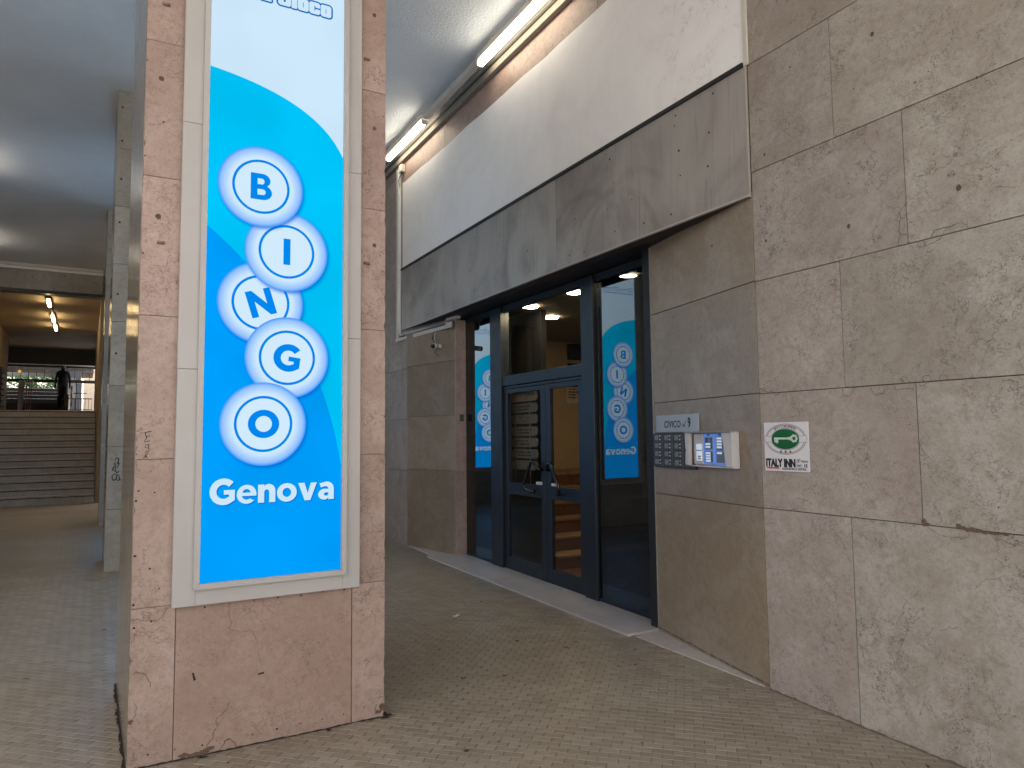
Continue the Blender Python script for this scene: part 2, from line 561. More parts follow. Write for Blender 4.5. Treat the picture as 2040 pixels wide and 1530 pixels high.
for cy, cz, R_, w_ in ((4.35, 3.05, .62, .055), (4.62, 3.0, .60, .04), (5.02, 3.12, .58, .05), (5.95, 3.35, .30, .16)):
    dy = t.math('SUBTRACT', sp.outputs[1], cy)
    dz = t.math('SUBTRACT', sp.outputs[2], cz)
    dd = t.math('SQRT', t.math('ADD', t.math('MULTIPLY', dy, dy), t.math('MULTIPLY', dz, dz)))
    ring_ = t.math('SUBTRACT', 1.0, t.ramp(t.math('ABSOLUTE', t.math('SUBTRACT', dd, R_)), w_*.3, w_))
    c = t.mix(t.math('MULTIPLY', t.math('MULTIPLY', ring_, t.ramp(n1.outputs[0], .35, .6)), 0.38), c, (0.60, 0.585, 0.555) if w_ > .1 else (0.22, 0.185, 0.17))
drip = t.noise(t.scale(ob, (55, 0.6, 1)), 1.0, 3, 0.6)
msk = t.ramp(t.noise(ob, 0.8, 2).outputs[0], 0.52, 0.62)
c = t.mix(t.math('MULTIPLY', t.math('MULTIPLY', t.ramp(drip.outputs[0], 0.62, 0.72), msk), 0.5), c, (0.58, 0.57, 0.55))
t.bsdf(c, t.math('ADD', t.math('MULTIPLY', n1.outputs[0], 0.25), 0.36), 0.35, bump=n1.outputs[0], bstr=0.15, bdist=0.02)
FASCIA = t.m

# floor tiles (each tile its own tone) and the joint bed below them
def tile_mat(name, per_island):
    t = NT(name)
    ge = t.n('ShaderNodeNewGeometry')
    oi = t.n('ShaderNodeObjectInfo')
    rnd = ge.outputs['Random Per Island'] if per_island else oi.outputs['Random']
    pos = ge.outputs['Position']
    n1 = t.noise(pos, 0.7, 5, 0.6, 0.5)
    n2 = t.noise(pos, 28, 6, 0.7)
    n3 = t.noise(pos, 3.5, 5, 0.6, 0.8)
    c = t.mix(rnd, (0.238, 0.197, 0.147), (0.322, 0.277, 0.22))
    c = t.mix(t.math('MULTIPLY', t.ramp(n1.outputs[0], 0.35, 0.7), 0.5), c, (0.215, 0.172, 0.125))
    c = t.mix(t.math('MULTIPLY', t.ramp(n2.outputs[0], 0.5, 0.75), 0.35), c, (0.19, 0.15, 0.11))
    c = t.mix(t.math('MULTIPLY', t.ramp(n3.outputs[0], 0.62, 0.74), 0.4), c, (0.14, 0.115, 0.09))
    t.bsdf(c, t.math('ADD', t.math('MULTIPLY', n1.outputs[0], 0.3), 0.28), spec=0.45, bump=n2.outputs[0], bstr=0.12, bdist=0.002)
    return t.m
TILE1 = tile_mat('paving_tile', False)
TILEN = tile_mat('paving_tile_field', True)
t = NT('far_paving')
ge = t.n('ShaderNodeNewGeometry')
mp = t.n('ShaderNodeMapping')
mp.inputs['Rotation'].default_value = (0, 0, math.radians(43))
t.l(ge.outputs['Position'], mp.inputs['Vector'])
br = t.n('ShaderNodeTexBrick')
t.l(mp.outputs[0], br.inputs['Vector'])
br.inputs['Scale'].default_value = 1
br.inputs['Brick Width'].default_value = 0.1
br.inputs['Row Height'].default_value = 0.05
br.inputs['Mortar Size'].default_value = 0.0022
br.inputs['Color1'].default_value = (0.265, 0.222, 0.168, 1)
br.inputs['Color2'].default_value = (0.29, 0.245, 0.19, 1)
br.inputs['Mortar'].default_value = (0.10, 0.08, 0.06, 1)
n1 = t.noise(ge.outputs['Position'], 0.7, 5, 0.6, 0.5)
c = t.mix(t.math('MULTIPLY', t.ramp(n1.outputs[0], 0.35, 0.7), 0.5), br.outputs[0], (0.215, 0.172, 0.125))
t.bsdf(c, t.math('ADD', t.math('MULTIPLY', n1.outputs[0], 0.3), 0.28), spec=0.45)
FARPAVE = t.m
JOINT = plain('floor_joint', (0.135, 0.11, 0.082), 0.9, mott=0.2)
ASPH = plain('street_paving', (0.43, 0.41, 0.38), 0.9)
MARBLE = stone('white_marble', (0.47, 0.43, 0.41), (0.53, 0.49, 0.47), (0.38, 0.34, 0.32), (0.26, 0.23, 0.22), rough=0.38, veins=0.3, var=0.08, streak=0.1)

# glass: clear sheet with a strong film reflection
def glass_mat(name, ior, tint):
    t = NT(name)
    fr = t.n('ShaderNodeFresnel')
    fr.inputs[0].default_value = ior
    tr = t.n('ShaderNodeBsdfTransparent')
    tr.inputs[0].default_value = (*tint, 1)
    gl = t.n('ShaderNodeBsdfGlossy')
    gl.inputs['Roughness'].default_value = 0.0
    gl.inputs['Color'].default_value = (0.9, 0.95, 0.97, 1)
    mx = t.n('ShaderNodeMixShader')
    ge = t.n('ShaderNodeNewGeometry')
    t.l(t.math('MULTIPLY', fr.outputs[0], t.math('SUBTRACT', 1.0, ge.outputs['Backfacing'])), mx.inputs[0])
    t.l(tr.outputs[0], mx.inputs[1])
    t.l(gl.outputs[0], mx.inputs[2])
    t.l(mx.outputs[0], t.out.inputs[0])
    return t.m
GLASS = glass_mat('door_glass', 1.5, (0.86, 0.88, 0.86))
GLASSD = glass_mat('dark_film_glass', 1.6, (0.18, 0.19, 0.2))

# ------------------------------------------------------------------ floor
def gz(Y):
    return .02*(Y-3.1)-.0125 if Y < 3.1 else min(.011*(Y-4.24), .056)

bm = bmesh.new()
ys = [-4.5, 1.0, 2.0, 3.1, 4.24, 6, 8, 9.33, 10.12, 10.3, 20.2]
rows = [[bm.verts.new((x, y, gz(max(y, 0)) - (0.004 if y < 10.2 else 0.0))) for x in (-4.2, 3.9)] for y in ys]
for a, b in zip(rows, rows[1:]):
    f = bm.faces.new((a[0], a[1], b[1], b[0]))
    f.material_index = 0 if (a[0].co.y < 10.1) else 1
floor = obj('floor', bm, [JOINT, FARPAVE])
floor['kind'] = 'structure'

ang = math.radians(43)
row_dir = Vector((math.cos(-(ang)), math.sin(-(ang))))          # the long way of a tile, yaw 133
short_dir = Vector((math.sin(ang), math.cos(ang)))              # the short way, yaw 43
TL, TW, G = 0.100, 0.050, 0.0019

def tile_bm(bm, L, W, h=0.012, c=0.0016, mw=None):
    vs = []
    for (x, y, z) in ((L/2, W/2, -h), (L/2, W/2, -c), (L/2-c, W/2-c, 0)):
        vs.append([bm.verts.new(mw @ Vector((sx_*x, sy_*y, z)) if mw else Vector((sx_*x, sy_*y, z))) for sx_, sy_ in ((-1,-1),(1,-1),(1,1),(-1,1))])
    for A, B in zip(vs, vs[1:]):
        for k in range(4):
            bm.faces.new((A[k], A[(k+1) % 4], B[(k+1) % 4], B[k]))
    bm.faces.new(vs[-1])

def in_floor(x, y):
    if not (0.9 < y < 10.2 and -4.2 < x < 3.56):
        return False
    d = fw.x*x + fw.y*y
    if d < 0.6:
        return False
    s = (rt.x*x + rt.y*y)/d
    if not (-1.35 < s < 1.2):
        return False
    if 0.12 < x < 1.25 and 4.0 < y < 5.1:
        return False
    if x > 3.50 and 4.40 < y < 8.33:
        return False
    return True

spots = []
rmat = Matrix.Rotation(-ang, 4, 'Z')
for j in range(-220, 260):
    for i in range(-130, 130):
        p = row_dir*((i + 0.5*(j % 2))*(TL+G)) + short_dir*(j*(TW+G))
        if in_floor(p.x, p.y):
            spots.append((p.x, p.y))
def seen(p):
    d = fw.x*p[0]+fw.y*p[1]
    s = (rt.x*p[0]+rt.y*p[1])/d
    z = (1.55)/d
    vis = -0.71 < s < 0.715 and z < 0.62 - abs(0)
    hid = (-0.52 < s < -0.18) and p[1] > 3.85 and p[0] < 1.36
    return d if vis and not hid else 99+d
spots.sort(key=seen)
bm = bmesh.new()
tile_bm(bm, TL, TW)
tile_me = mesh_of(bm, 'paving_tile', TILE1)
def tile_mw(x, y):
    z = gz(y) + random.uniform(-0.0005, 0.0005)
    sl = math.atan(0.02 if y < 3.1 else 0.011)
    return Matrix.Translation((x, y, z)) @ Matrix.Rotation(sl, 4, 'X') @ Matrix.Rotation(random.gauss(0, 0.004), 4, 'X') @ Matrix.Rotation(random.gauss(0, 0.003), 4, 'Y') @ rmat @ Matrix.Rotation(random.gauss(0, 0.006), 4, 'Z')
for x, y in spots[:300]:
    link(bpy.data.objects.new('paving_tile', tile_me), floor, tile_mw(x, y))
bm = bmesh.new()
for x, y in spots[300:]:
    tile_bm(bm, TL*random.uniform(0.985, 1.0), TW*random.uniform(0.975, 1.0), mw=tile_mw(x, y))
tf = obj('paving_tiles', bm, TILEN, floor)
tf['kind'] = 'stuff'

street = box('street', (-60, -80, -0.35), (60, -4.5, -0.15), ASPH)
street['kind'] = 'structure'

# ------------------------------------------------------------------ ceiling of the arcade
ceil = box('ceiling', (-4.7, -3.0, 5.725), (3.9, 33.0, 6.2), CEIL)
ceil['kind'] = 'structure'

# ------------------------------------------------------------------ the stone wall on the right
W = 3.515
FW_ = frame((W, 0, 0), (0, -1, 0), (-1, 0, 0))        # x = -Y
JZ = [1.085, 1.796, 2.510, 3.221, 3.936, 4.648, 5.360, 5.725]

def slab(parent, fr, x0, x1, y0, y1, m, t=0.03, gap=0.0040, bev=0.0018, name='stone_slab', out=None):
    out = random.uniform(-0.0012, 0.0012) if out is None else out
    return box(name, (x0+gap/2, y0+gap/2, -t), (x1-gap/2, y1-gap/2, out), m, parent, fr, bev)

wall = thing('stone_wall', 'long beige limestone slab wall with the white inn plaque, nearest on the right', 'wall', (W, 2.0, 0))
box('wall_core', (W+0.012, -2.0, -0.3), (W+0.4, 3.085, 5.74), MORTAR, wall)
for k, z1 in enumerate(JZ):
    z0 = -0.2 if k == 0 else JZ[k-1]
    cut = 2.499 if k % 2 == 0 else 2.103
    edges = [3.10, cut]
    while edges[-1] > -1.9:
        edges.append(max(-2.0, edges[-1]-1.105))
    for a, b in zip(edges, edges[1:]):
        slab(wall, FW_, -a, -b, z0, z1, BEIGEP if a > 3 else BEIGE)

def pxw(bm, holes, z=0.0028, jag=0.15):
    for y, zz, r in holes:
        bm_disc(bm, -y, zz, z, r*0.8, r, 10, jag)

bm = bmesh.new()
pxw(bm, [(2.77, 3.77, .007), (2.237, 3.70, .013), (1.81, 3.72, .014), (2.985, 3.30, .010), (2.79, 3.42, .005),
         (3.03, 2.98, .007), (3.0, 2.75, .011), (2.43, 2.69, .014), (1.84, 2.72, .016), (2.02, 3.33, .006), (1.73, 3.22, .007),
         (2.42, 2.93, .005), (2.36, 3.45, .005), (2.9, 3.12, .004), (2.3, 1.25, .004), (2.7, 1.20, .004), (1.75, 1.2, .005), (1.67, 2.05, .004)])
obj('plugged_hole', bm, PLUG, wall, FW_)

# old mended chips and cracks of the wall (y along the wall, z height)
def px_w(px, py):
    """photo pixel -> point of the wall's own plane"""
    d = fw + r2*((px-1020)/1402.53) - u2*((py-765)/1402.53)
    k = W/d.x
    return (-(d.y*k), 1.55 + d.z*k)
bm = bmesh.new()
A = lambda x, y: px_w(1480+x/3.643, 240+y/3.643)
B = lambda x, y: px_w(1480+x/3.643, 660+y/3.643)
Cc = lambda x, y: px_w(1280+x/2.684, 960+y/2.684)
ell = lambda f, cx, cy, r, q=1.0: [f(cx+r*math.cos(k*math.pi/7), cy+r*q*math.sin(k*math.pi/7)) for k in range(15)]
for ln, w in (
    ([A(*p) for p in ((1185,600),(1180,625),(1140,670),(1143,720),(1150,830),(1195,830))], .004),
    ([A(*p) for p in ((1150,830),(1135,860),(1133,905),(1145,910))], .004),
    ([A(*p) for p in ((1375,848),(1385,815),(1400,795),(1490,775),(1600,745),(1630,760),(1640,785))], .004),
    ([A(*p) for p in ((1490,775),(1460,805),(1450,835))], .0025),
    (ell(A, 1297, 895, 25), .0035),
    ([A(*p) for p in ((1320,905),(1400,880),(1435,865),(1445,840))], .0035),
    ([B(*p) for p in ((118,418),(160,430),(290,440))], .004),
    ([B(*p) for p in ((725,415),(728,450),(760,475),(790,455),(830,410))], .0035),
    ([B(*p) for p in ((925,405),(945,445),(980,465),(1020,455),(1050,420),(1052,390))], .0035),
    ([B(*p) for p in ((1093,390),(1110,420),(1140,425),(1180,415),(1245,425))], .0035),
    (ell(B, 1337, 345, 32, .8), .003), (ell(B, 1457, 337, 28, .8), .003),
    ([B(*p) for p in ((1283,375),(1295,398),(1320,395),(1340,372))], .003),
    ([B(*p) for p in ((1340,1415),(1375,1445),(1470,1485),(1600,1510),(1635,1490),(1640,1460))], .003),
    ([A(*p) for p in ((1010,395),(1090,410))], .0015),
    ([A(*p) for p in ((860,495),(900,505),(990,497))], .002),
    ([A(*p) for p in ((1540,145),(1600,115),(1660,88))], .002),
    ([A(*p) for p in ((1600,395),(1700,395),(1790,415),(1800,460))], .0018),
    ([A(*p) for p in ((1820,495),(1920,485),(2000,480))], .0022),
    ([Cc(*p) for p in ((1360,760),(1400,690),(1460,610),(1490,570))], .0022),
    ([Cc(*p) for p in ((1510,820),(1600,795),(1690,775))], .0022),
    ([Cc(*p) for p in ((1850,275),(1930,315),(2040,350))], .003),
    ([Cc(*p) for p in ((1320,870),(1350,850),(1400,845),(1370,950))], .0025),
    ([Cc(*p) for p in ((1520,1180),(1560,1240),(1615,1295),(1615,1360))], .002),
    ([Cc(*p) for p in ((1780,570),(1850,520),(1940,500))], .002)):
    bm_ribbon(bm, ln, w*.75, 0.0034, .6, .13)
obj('mended_crack', bm, CRACK, wall, FW_)
bm = bmesh.new()
for cx, cy, rx, ry in ((1318,1385,16,22),(1335,1400,20,12),(1570,1412,20,16),(1600,1428,34,12),(1650,1440,40,12),(1700,1450,44,11),(1760,1462,30,9),(1820,1466,34,9),(1900,1472,34,7)):
    c0 = B(cx, cy)
    bm_disc(bm, c0[0], c0[1], 0.0036+random.uniform(0, .0008), rx/3.643*0.0026, ry/3.643*0.0031, 13, 0.4)
obj('broken_edge', bm, SCAR, wall, FW_)

bm = bmesh.new()
for k in range(9):
    ya, yb = 3.1-k*.25, 3.1-(k+1)*.25
    bm_ribbon(bm, [(-ya, gz(ya)+.004), (-yb, gz(yb)+.004)], .012, .0032, .6, .006)
for k in range(16):
    y_ = random.uniform(1.2, 3.08)
    bm_disc(bm, -y_, gz(y_)+.006, .0034, random.uniform(.01, .035), random.uniform(.004, .012), 9, .4)
obj('grimy_joint', bm, CRACK, wall, FW_)

# upper strip of slabs above the white paint
top = thing('stone_wall', 'band of tan stone slabs between the ceiling light rail and the white painted panel', 'wall', (W, 6.0, 5.2))
box('wall_core', (W+0.012, 3.115, 3.07), (W+0.12, 9.45, 5.74), MORTAR, top)
ed = [9.45, 8.62, 7.95, 7.2, 6.45, 5.55, 4.7, 3.9, 3.102]
for a, b in zip(ed, ed[1:]):
    slab(top, FW_, -a, -b, 4.66, 5.725, PINK)

# painted white area
pts = [(-9.44, 3.95), (-3.085, 3.95), (-3.085, 5.16)]
x = -3.085
while x > -9.4:
    pts.append((x, 5.20 + random.uniform(-0.014, 0.010)))
    x -= random.uniform(0.12, 0.6)
pts.append((-9.44, 5.22))
o = prism('painted_panel', [(a+6.3, b-4.6) for a, b in pts], 0.001, 0.010, WPAINT, None, FW_ @ Matrix.Translation((-6.3, 4.6, 0)))
tag(o, 'wide blank white painted panel on the wall above the metal fascia', 'wall panel')
o = box('corner_trim', (-3.112, 3.93, 0.0105), (-3.076, 5.725, 0.022), CREAM, None, FW_, 0.002)
tag(o, 'narrow cream strip running up the near edge of the white panel', 'trim')

# metal fascia over the entrance
fa = thing('metal_fascia', 'dull grey sheet metal fascia with screw holes above the glass entrance', 'fascia', (W, 6.2, 3.5))
for k, (a, b) in enumerate(((-9.44, -6.303), (-6.30, -5.38), (-5.377, -3.098))):
    box('metal_sheet', (a, 3.075, 0.004), (b, 3.94, 0.022+0.0015*(k % 2)), FASCIA, fa, FW_, 0.0015)
box('top_channel', (-9.44, 3.925, 0.024), (-3.11, 3.953, 0.040), BLACKP, fa, FW_)
box('bottom_lip', (-9.44, 3.062, 0.004), (-3.10, 3.0745, 0.030), GREY_AL, fa, FW_, 0.001)
bm = bmesh.new()
for _ in range(2):
    for xx in (-9.0, -8.5, -7.6, -7.1, -6.45, -5.9, -5.05, -4.6, -4.2, -3.75, -3.45):
        for zz in (3.16, 3.42, 3.62, 3.84):
            if random.random() < 0.42:
                r = random.uniform(.0045, .009)
                bm_disc(bm, xx+random.uniform(-.12, .12), zz+random.uniform(-.05, .05), 0.0245, r*1.2, r, 8, .2)
obj('screw_hole', bm, SLOT, fa, FW_)['kind'] = 'stuff'

# ------------------------------------------------------------------ splayed side of the entrance, near (right)
P0, P1 = Vector((3.515, 3.10, 0)), Vector((3.769, 4.403, 0))
dS = (P1-P0).normalized()
FS = frame(P0, -dS, Vector((-dS.y, dS.x, 0)))          # x = -s ; s runs into the recess
SL = (P1-P0).length
sr = thing('stone_wall', 'brown limestone slab wall angled into the entrance behind the doorbells', 'wall', P0)
prism('wall_core', [(P0.x+.02, P0.y+.02), (P1.x+.012, P1.y-.0), (P1.x+.30, P1.y-.02), (P0.x+.40, P0.y-.0)], -0.2, 3.10, MORTAR, sr)
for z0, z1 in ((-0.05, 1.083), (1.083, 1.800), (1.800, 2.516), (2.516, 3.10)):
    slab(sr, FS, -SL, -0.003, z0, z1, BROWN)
box('corner_bead', (-SL-0.012, -0.05, -0.03), (-SL-0.001, 3.09, 0.002), GREYST, sr, FS, .001)
bm = bmesh.new()
for s, z, r in ((0.45, 2.86, .010), (0.66, 2.80, .005), (0.35, 0.95, .004), (0.95, 0.9, .003)):
    bm_disc(bm, -s, z, 0.0026, r*.7, r, 10, .15)
obj('plugged_hole', bm, PLUG, sr, FS)
bm = bmesh.new()
for k in range(5):
    bm_ribbon(bm, [(-SL*k/5, .012+.004*k), (-SL*(k+1)/5, .016+.004*k)], .010, .0028, .6, .006)
obj('grimy_joint', bm, CRACK, sr, FS)
box('jamb', (3.772, 4.408, -0.05), (3.99, 4.50, 3.07), BLACKP, sr)

# the other splayed side, and the wall beyond it
Q0, Q1 = Vector((3.763, 8.225, 0)), Vector((3.515, 9.28, 0))
dQ = (Q1-Q0).normalized()
FQ = frame(Q0, -dQ, Vector((-dQ.y, dQ.x, 0)))
QL = (Q1-Q0).length
sl = thing('stone_wall', 'narrow angled slab wall at the far side of the entrance, under the security camera', 'wall', Q0)
prism('wall_core', [(Q0.x+.015, Q0.y+.02), (Q0.x+.25, Q0.y+.10), (Q1.x+.30, Q1.y), (Q1.x+.015, Q1.y)], -0.05, 3.09, MORTAR, sl)
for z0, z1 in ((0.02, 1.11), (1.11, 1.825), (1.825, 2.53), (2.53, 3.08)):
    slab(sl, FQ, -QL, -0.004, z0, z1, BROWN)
for z0, z1 in ((0.02, 1.11), (1.11, 2.53), (2.53, 3.05)):
    box('pier_stone', (Q0.x+0.002, 8.205, z0+.001), (3.975, 8.235, z1-.001), PINK, sl, None, .002)
fwll = thing('stone_wall', 'shaded far stretch of stone slab wall beside the conduit, beyond the entrance', 'wall', (W, 9.6, 0))
box('wall_core', (W+0.012, 9.285, -0.1), (W+0.4, 20.0, 5.74), MORTAR, fwll)
for k, z1 in enumerate(JZ):
    z0 = 0.0 if k == 0 else JZ[k-1]
    e = [20.0, 18.6, 17.2, 15.8, 14.4, 13.0, 11.7, 10.6, 9.48, 9.285] if k % 2 == 0 else [20.0, 18.0, 16.5, 15.1, 13.7, 12.4, 11.2, 10.0, 9.48, 9.285]
    for a, b in zip(e, e[1:]):
        if b < 9.47 and z0 > 3.0:
            continue
        slab(fwll, FW_, -a, -b, z0, z1, BEIGEP)

# ------------------------------------------------------------------ marble threshold
th = thing('threshold', 'pale marble threshold strip in front of the glass entrance', 'threshold', (3.6, 6.4, 0))
def thr(name, pts, z0a, m):
    bm = bmesh.new()
    lo = [bm.verts.new((x, y, -0.05)) for x, y in pts]
    hi = [bm.verts.new((x, y, gz(y)+z0a)) for x, y in pts]
    n = len(pts)
    bm.faces.new(hi)
    bm.faces.new(lo[::-1])
    for i in range(n):
        bm.faces.new((lo[i], lo[(i+1) % n], hi[(i+1) % n], hi[i]))
    return obj(name, bm, m, th)
thr('marble_slab', [(3.525, 3.13), (3.785, 4.41), (3.51, 4.37)], 0.006, MARBLE)
for a, b in ((4.41, 5.73), (5.733, 7.07), (7.073, 8.33)):
    thr('marble_slab', [(3.465-(a-4.4)*.012, a), (4.05, a), (4.05, b), (3.465-(b-4.4)*.012, b)], 0.018, MARBLE)
thr('marble_slab', [(3.505, 8.333), (3.775, 8.25), (3.525, 9.26)], 0.012, MARBLE)

# ------------------------------------------------------------------ glass entrance
XG = 3.93
FG = frame((XG, 0, 0), (0, -1, 0), (-1, 0, 0))
en = thing('glass_entrance', 'dark framed glass double door entrance with side lights reflecting the blue sign', 'entrance', (XG, 6.4, 0))
fz = 0.02
for a, b, nm in ((-7.46, -7.19, 'post'), (-5.56, -5.36, 'post')):
    box(nm, (a, fz, -0.06), (b, 3.06, 0.055), ANTH, en, FG, .004)
for a, b in ((-8.25, -8.19), (-4.60, -4.50)):
    box('side_post', (a, 0.0, -0.04), (b, 3.06, 0.02), ANTH, en, FG, .003)
box('head_frame', (-8.19, 3.0, -0.05), (-4.55, 3.068, 0.025), BLACKP, en, FG)
box('bottom_frame', (-8.19, 0.0, -0.03), (-7.46, 0.09, 0.034), ANTH, en, FG, .002)
box('bottom_frame', (-5.36, -0.02, -0.03), (-4.60, 0.06, 0.034), ANTH, en, FG, .002)
box('transom', (-7.19, 2.125, -0.05), (-5.56, 2.24, 0.04), ANTH, en, FG, .003)
box('transom_lip', (-7.19, 2.09, -0.02), (-5.56, 2.118, 0.026), ANTH, en, FG, .002)
box('glass_pane', (-8.19, 0.09, 0.018), (-7.46, 3.0, 0.026), GLASSD, en, FG)
box('glass_pane', (-5.36, 0.06, 0.018), (-4.60, 3.0, 0.026), GLASSD, en, FG)
box('glass_pane', (-7.19, 2.24, -0.004), (-5.56, 3.0, 0.004), GLASS, en, FG)
for (a, b, flip) in ((-7.185, -6.272, 0), (-6.266, -5.565, 1)):
    lf = box('door_leaf', (a, 0.03, -0.02), (a+0.085, 2.086, 0.024), ANTH, en, FG, .003)
    fx0, fx1 = a+0.085, b-0.10
    box('stile', (fx1, 0.03, -0.02), (b, 2.086, 0.024), ANTH, lf, FG, .003)
    box('top_rail', (fx0, 2.035, -0.02), (fx1, 2.086, 0.022), ANTH, lf, FG, .002)
    box('middle_rail', (fx0, 0.895, -0.02), (fx1, 1.025, 0.022), ANTH, lf, FG, .002)
    box('bottom_rail', (fx0, 0.03, -0.02), (fx1, 0.185, 0.022), ANTH, lf, FG, .002)
    box('glass_pane', (fx0, 1.025, -0.004), (fx1, 2.035, 0.004), GLASS, lf, FG)
    box('glass_pane', (fx0, 0.185, -0.004), (fx1, 0.895, 0.004), GLASS, lf, FG)
    sgn = -1 if flip == 0 else 1
    cxh = fx1+0.03 if flip == 0 else fx0-0.035
    hx = cxh
    tube('handle', [(hx, 1.19, 0.02), (hx+sgn*.02, 1.20, .07), (hx+sgn*.09, 1.275, .085), (hx+sgn*.13, 1.27, .09),
                    (hx+sgn*.28, 1.04, .09), (hx+sgn*.275, .98, .085), (hx+sgn*.19, .955, .06), (hx+sgn*.16, .955, .02)], 0.017, BLACKGL, lf, FG, 10)
    xs = (fx1-0.10, fx1+0.02) if flip == 0 else (fx0+.01, fx0+.14)
    st = box('sticker', (xs[0], 1.032, 0.0235), (xs[1], 1.06, 0.0255), PAPER, lf, FG)
    text('sticker_print', 'TIRARE' if flip else 'SPINGERE', 0.018, INKB, lf, FG, ((xs[0]+xs[1])/2, 1.046, .0262))
sof = box('soffit', (3.52, 3.2, 3.078), (4.2, 9.2, 3.20), BLACKP, en)

# directory plates hanging behind the left door leaf
db = thing('directory_board', 'stack of rounded name plates hanging inside the left door leaf', 'directory', (4.05, 6.9, 1.5))
FD = frame((4.05, 0, 0), (0, -1, 0), (-1, 0, 0))
PLATE = plain('tan_plate', (0.42, 0.27, 0.19), 0.5)
PLATED = plain('dull_plate', (0.24, 0.19, 0.155), 0.55)
zz = 2.045
for k in range(7):
    h = 0.105
    pl = [(-7.24, zz-h), (-6.71, zz-h)] + [(-6.71+0.05*math.cos(q), zz-h/2+h/2*math.sin(q)) for q in [-1.57+0.31*i for i in range(11)]] + [(-6.71, zz), (-7.24, zz)]
    po = prism('name_plate', pl, 0, 0.006, PLATE if k == 0 else PLATED, db, FD)
    if k == 0:
        bmr = bmesh.new()
        for ln in (((-6.93, zz-.02), (-6.90, zz-.05), (-6.89, zz-.085)), ((-6.87, zz-.02), (-6.885, zz-.05), (-6.9, zz-.06))):
            bm_ribbon(bmr, ln, .008, .0065)
        obj('plate_mark', bmr, INKB, po, FD)
    if k == 2:
        text('plate_print', 'Master Parquet', 0.04, INKB, po, FD, (-6.95, zz-.035, .0065))
        text('plate_print', 'zona est', 0.04, INKB, po, FD, (-6.95, zz-.075, .0065))
    if k in (1, 3, 4, 5):
        bmr = bmesh.new()
        for q in (-.035, -.07):
            bm_ribbon(bmr, [(-7.18+random.uniform(0, .08), zz+q), (-6.78-random.uniform(0, .1), zz+q)], .014, .0065, .6)
        obj('plate_print', bmr, PLUG, po, FD)
    zz -= h+0.022 + (.012 if k == 2 else 0)
for q in (-7.18, -6.84):
    tube('hanging_cord', [(q, 1.0, -.002), (q, 2.13, -.002)], .003, STEELM, db, FD, 6)

# ------------------------------------------------------------------ lobby seen through the glass
LWALL = plain('ochre_wall', (0.66, 0.49, 0.29), 0.6, mott=0.12, scale=1.5)
LDARK = plain('dark_panel', (0.03, 0.028, 0.026), 0.5)
TERRA = plain('red_brown_marble', (0.15, 0.06, 0.033), 0.3, mott=0.2, scale=6)
NOSE = plain('step_nosing', (0.28, 0.15, 0.075), 0.4)
o = box('lobby_floor', (4.06, 4.5, -0.1), (8.0, 9.6, 0.01), TERRA); o['kind'] = 'structure'
o = box('lobby_ceiling', (4.0, 4.5, 3.045), (8.0, 9.6, 3.2), plain('lobby_ceiling_paint', (0.16, 0.14, 0.11), .7)); o['kind'] = 'structure'
o = box('wall_back', (4.0, 9.4, 0.0), (8.0, 9.6, 3.045), LWALL); o['kind'] = 'structure'
o = box('wall_right', (6.7, 4.5, 0.0), (6.8, 9.4, 3.045), LWALL); o['kind'] = 'structure'
o = box('wall_left', (4.0, 4.30, 0.0), (6.8, 4.5, 3.045), LDARK); o['kind'] = 'structure'
o = box('lobby_pier', (4.02, 8.3, 0.01), (5.0, 9.39, 3.04), LDARK)
tag(o, 'black boxed-in pier behind the upper left glass of the entrance', 'pier')
o = box('dark_screen', (4.35, 7.05, 0.01), (4.42, 8.29, 3.04), BLACKP); o['kind'] = 'structure'  # black screen added to darken what shows behind the left leaf
ls = thing('lobby_stairs', 'red brown marble steps with pale nosings inside behind the right door leaf', 'stairs', (5.2, 6.9, 0))
for k in range(6):
    y = 6.9+k*.29
    b0 = box('step', (4.43, y, 0.01), (6.65, y+.30 if k < 5 else 9.38, 0.17*(k+1)-.03), TERRA, ls)
    box('nosing', (4.43, y-.02, 0.17*(k+1)-.03), (6.65, y+.28 if k < 5 else 9.38, 0.17*(k+1)), NOSE, b0, None, .004)
nt = thing('notice', 'printed notice sheet on the ochre lobby wall seen through the right door leaf', 'notice', (5.85, 9.385, 2.2))
box('sheet', (6.25, 9.375, 2.06), (6.52, 9.394, 2.46), plain('notice_paper', (.85, .76, .62), .7), nt)
bm = bmesh.new()
FN = frame((0, 9.374, 0), (1, 0, 0), (0, -1, 0))
for q in range(7):
    bm_ribbon(bm, [(6.28, 2.42-q*.045), (6.49-random.uniform(0, .07), 2.42-q*.045)], .016, .0005, .6)
obj('printed_line', bm, INKB, nt, FN)
for z0, z1, lb in ((2.76, 3.02, 'upper dark picture frame on the lobby wall above the door transom'), (2.42, 2.70, 'lower dark picture frame on the lobby wall above the door transom')):
    pf = thing('picture_frame', lb, 'picture', (6.4, 9.39, z0))
    box('frame', (6.28, 9.36, z0), (6.68, 9.395, z1), BLACKP, pf)
    box('picture', (6.31, 9.352, z0+.03), (6.65, 9.359, z1-.03), LDARK, pf)
LAMP = emit('downlight_glow', (1.0, 0.80, 0.50), 30.0)
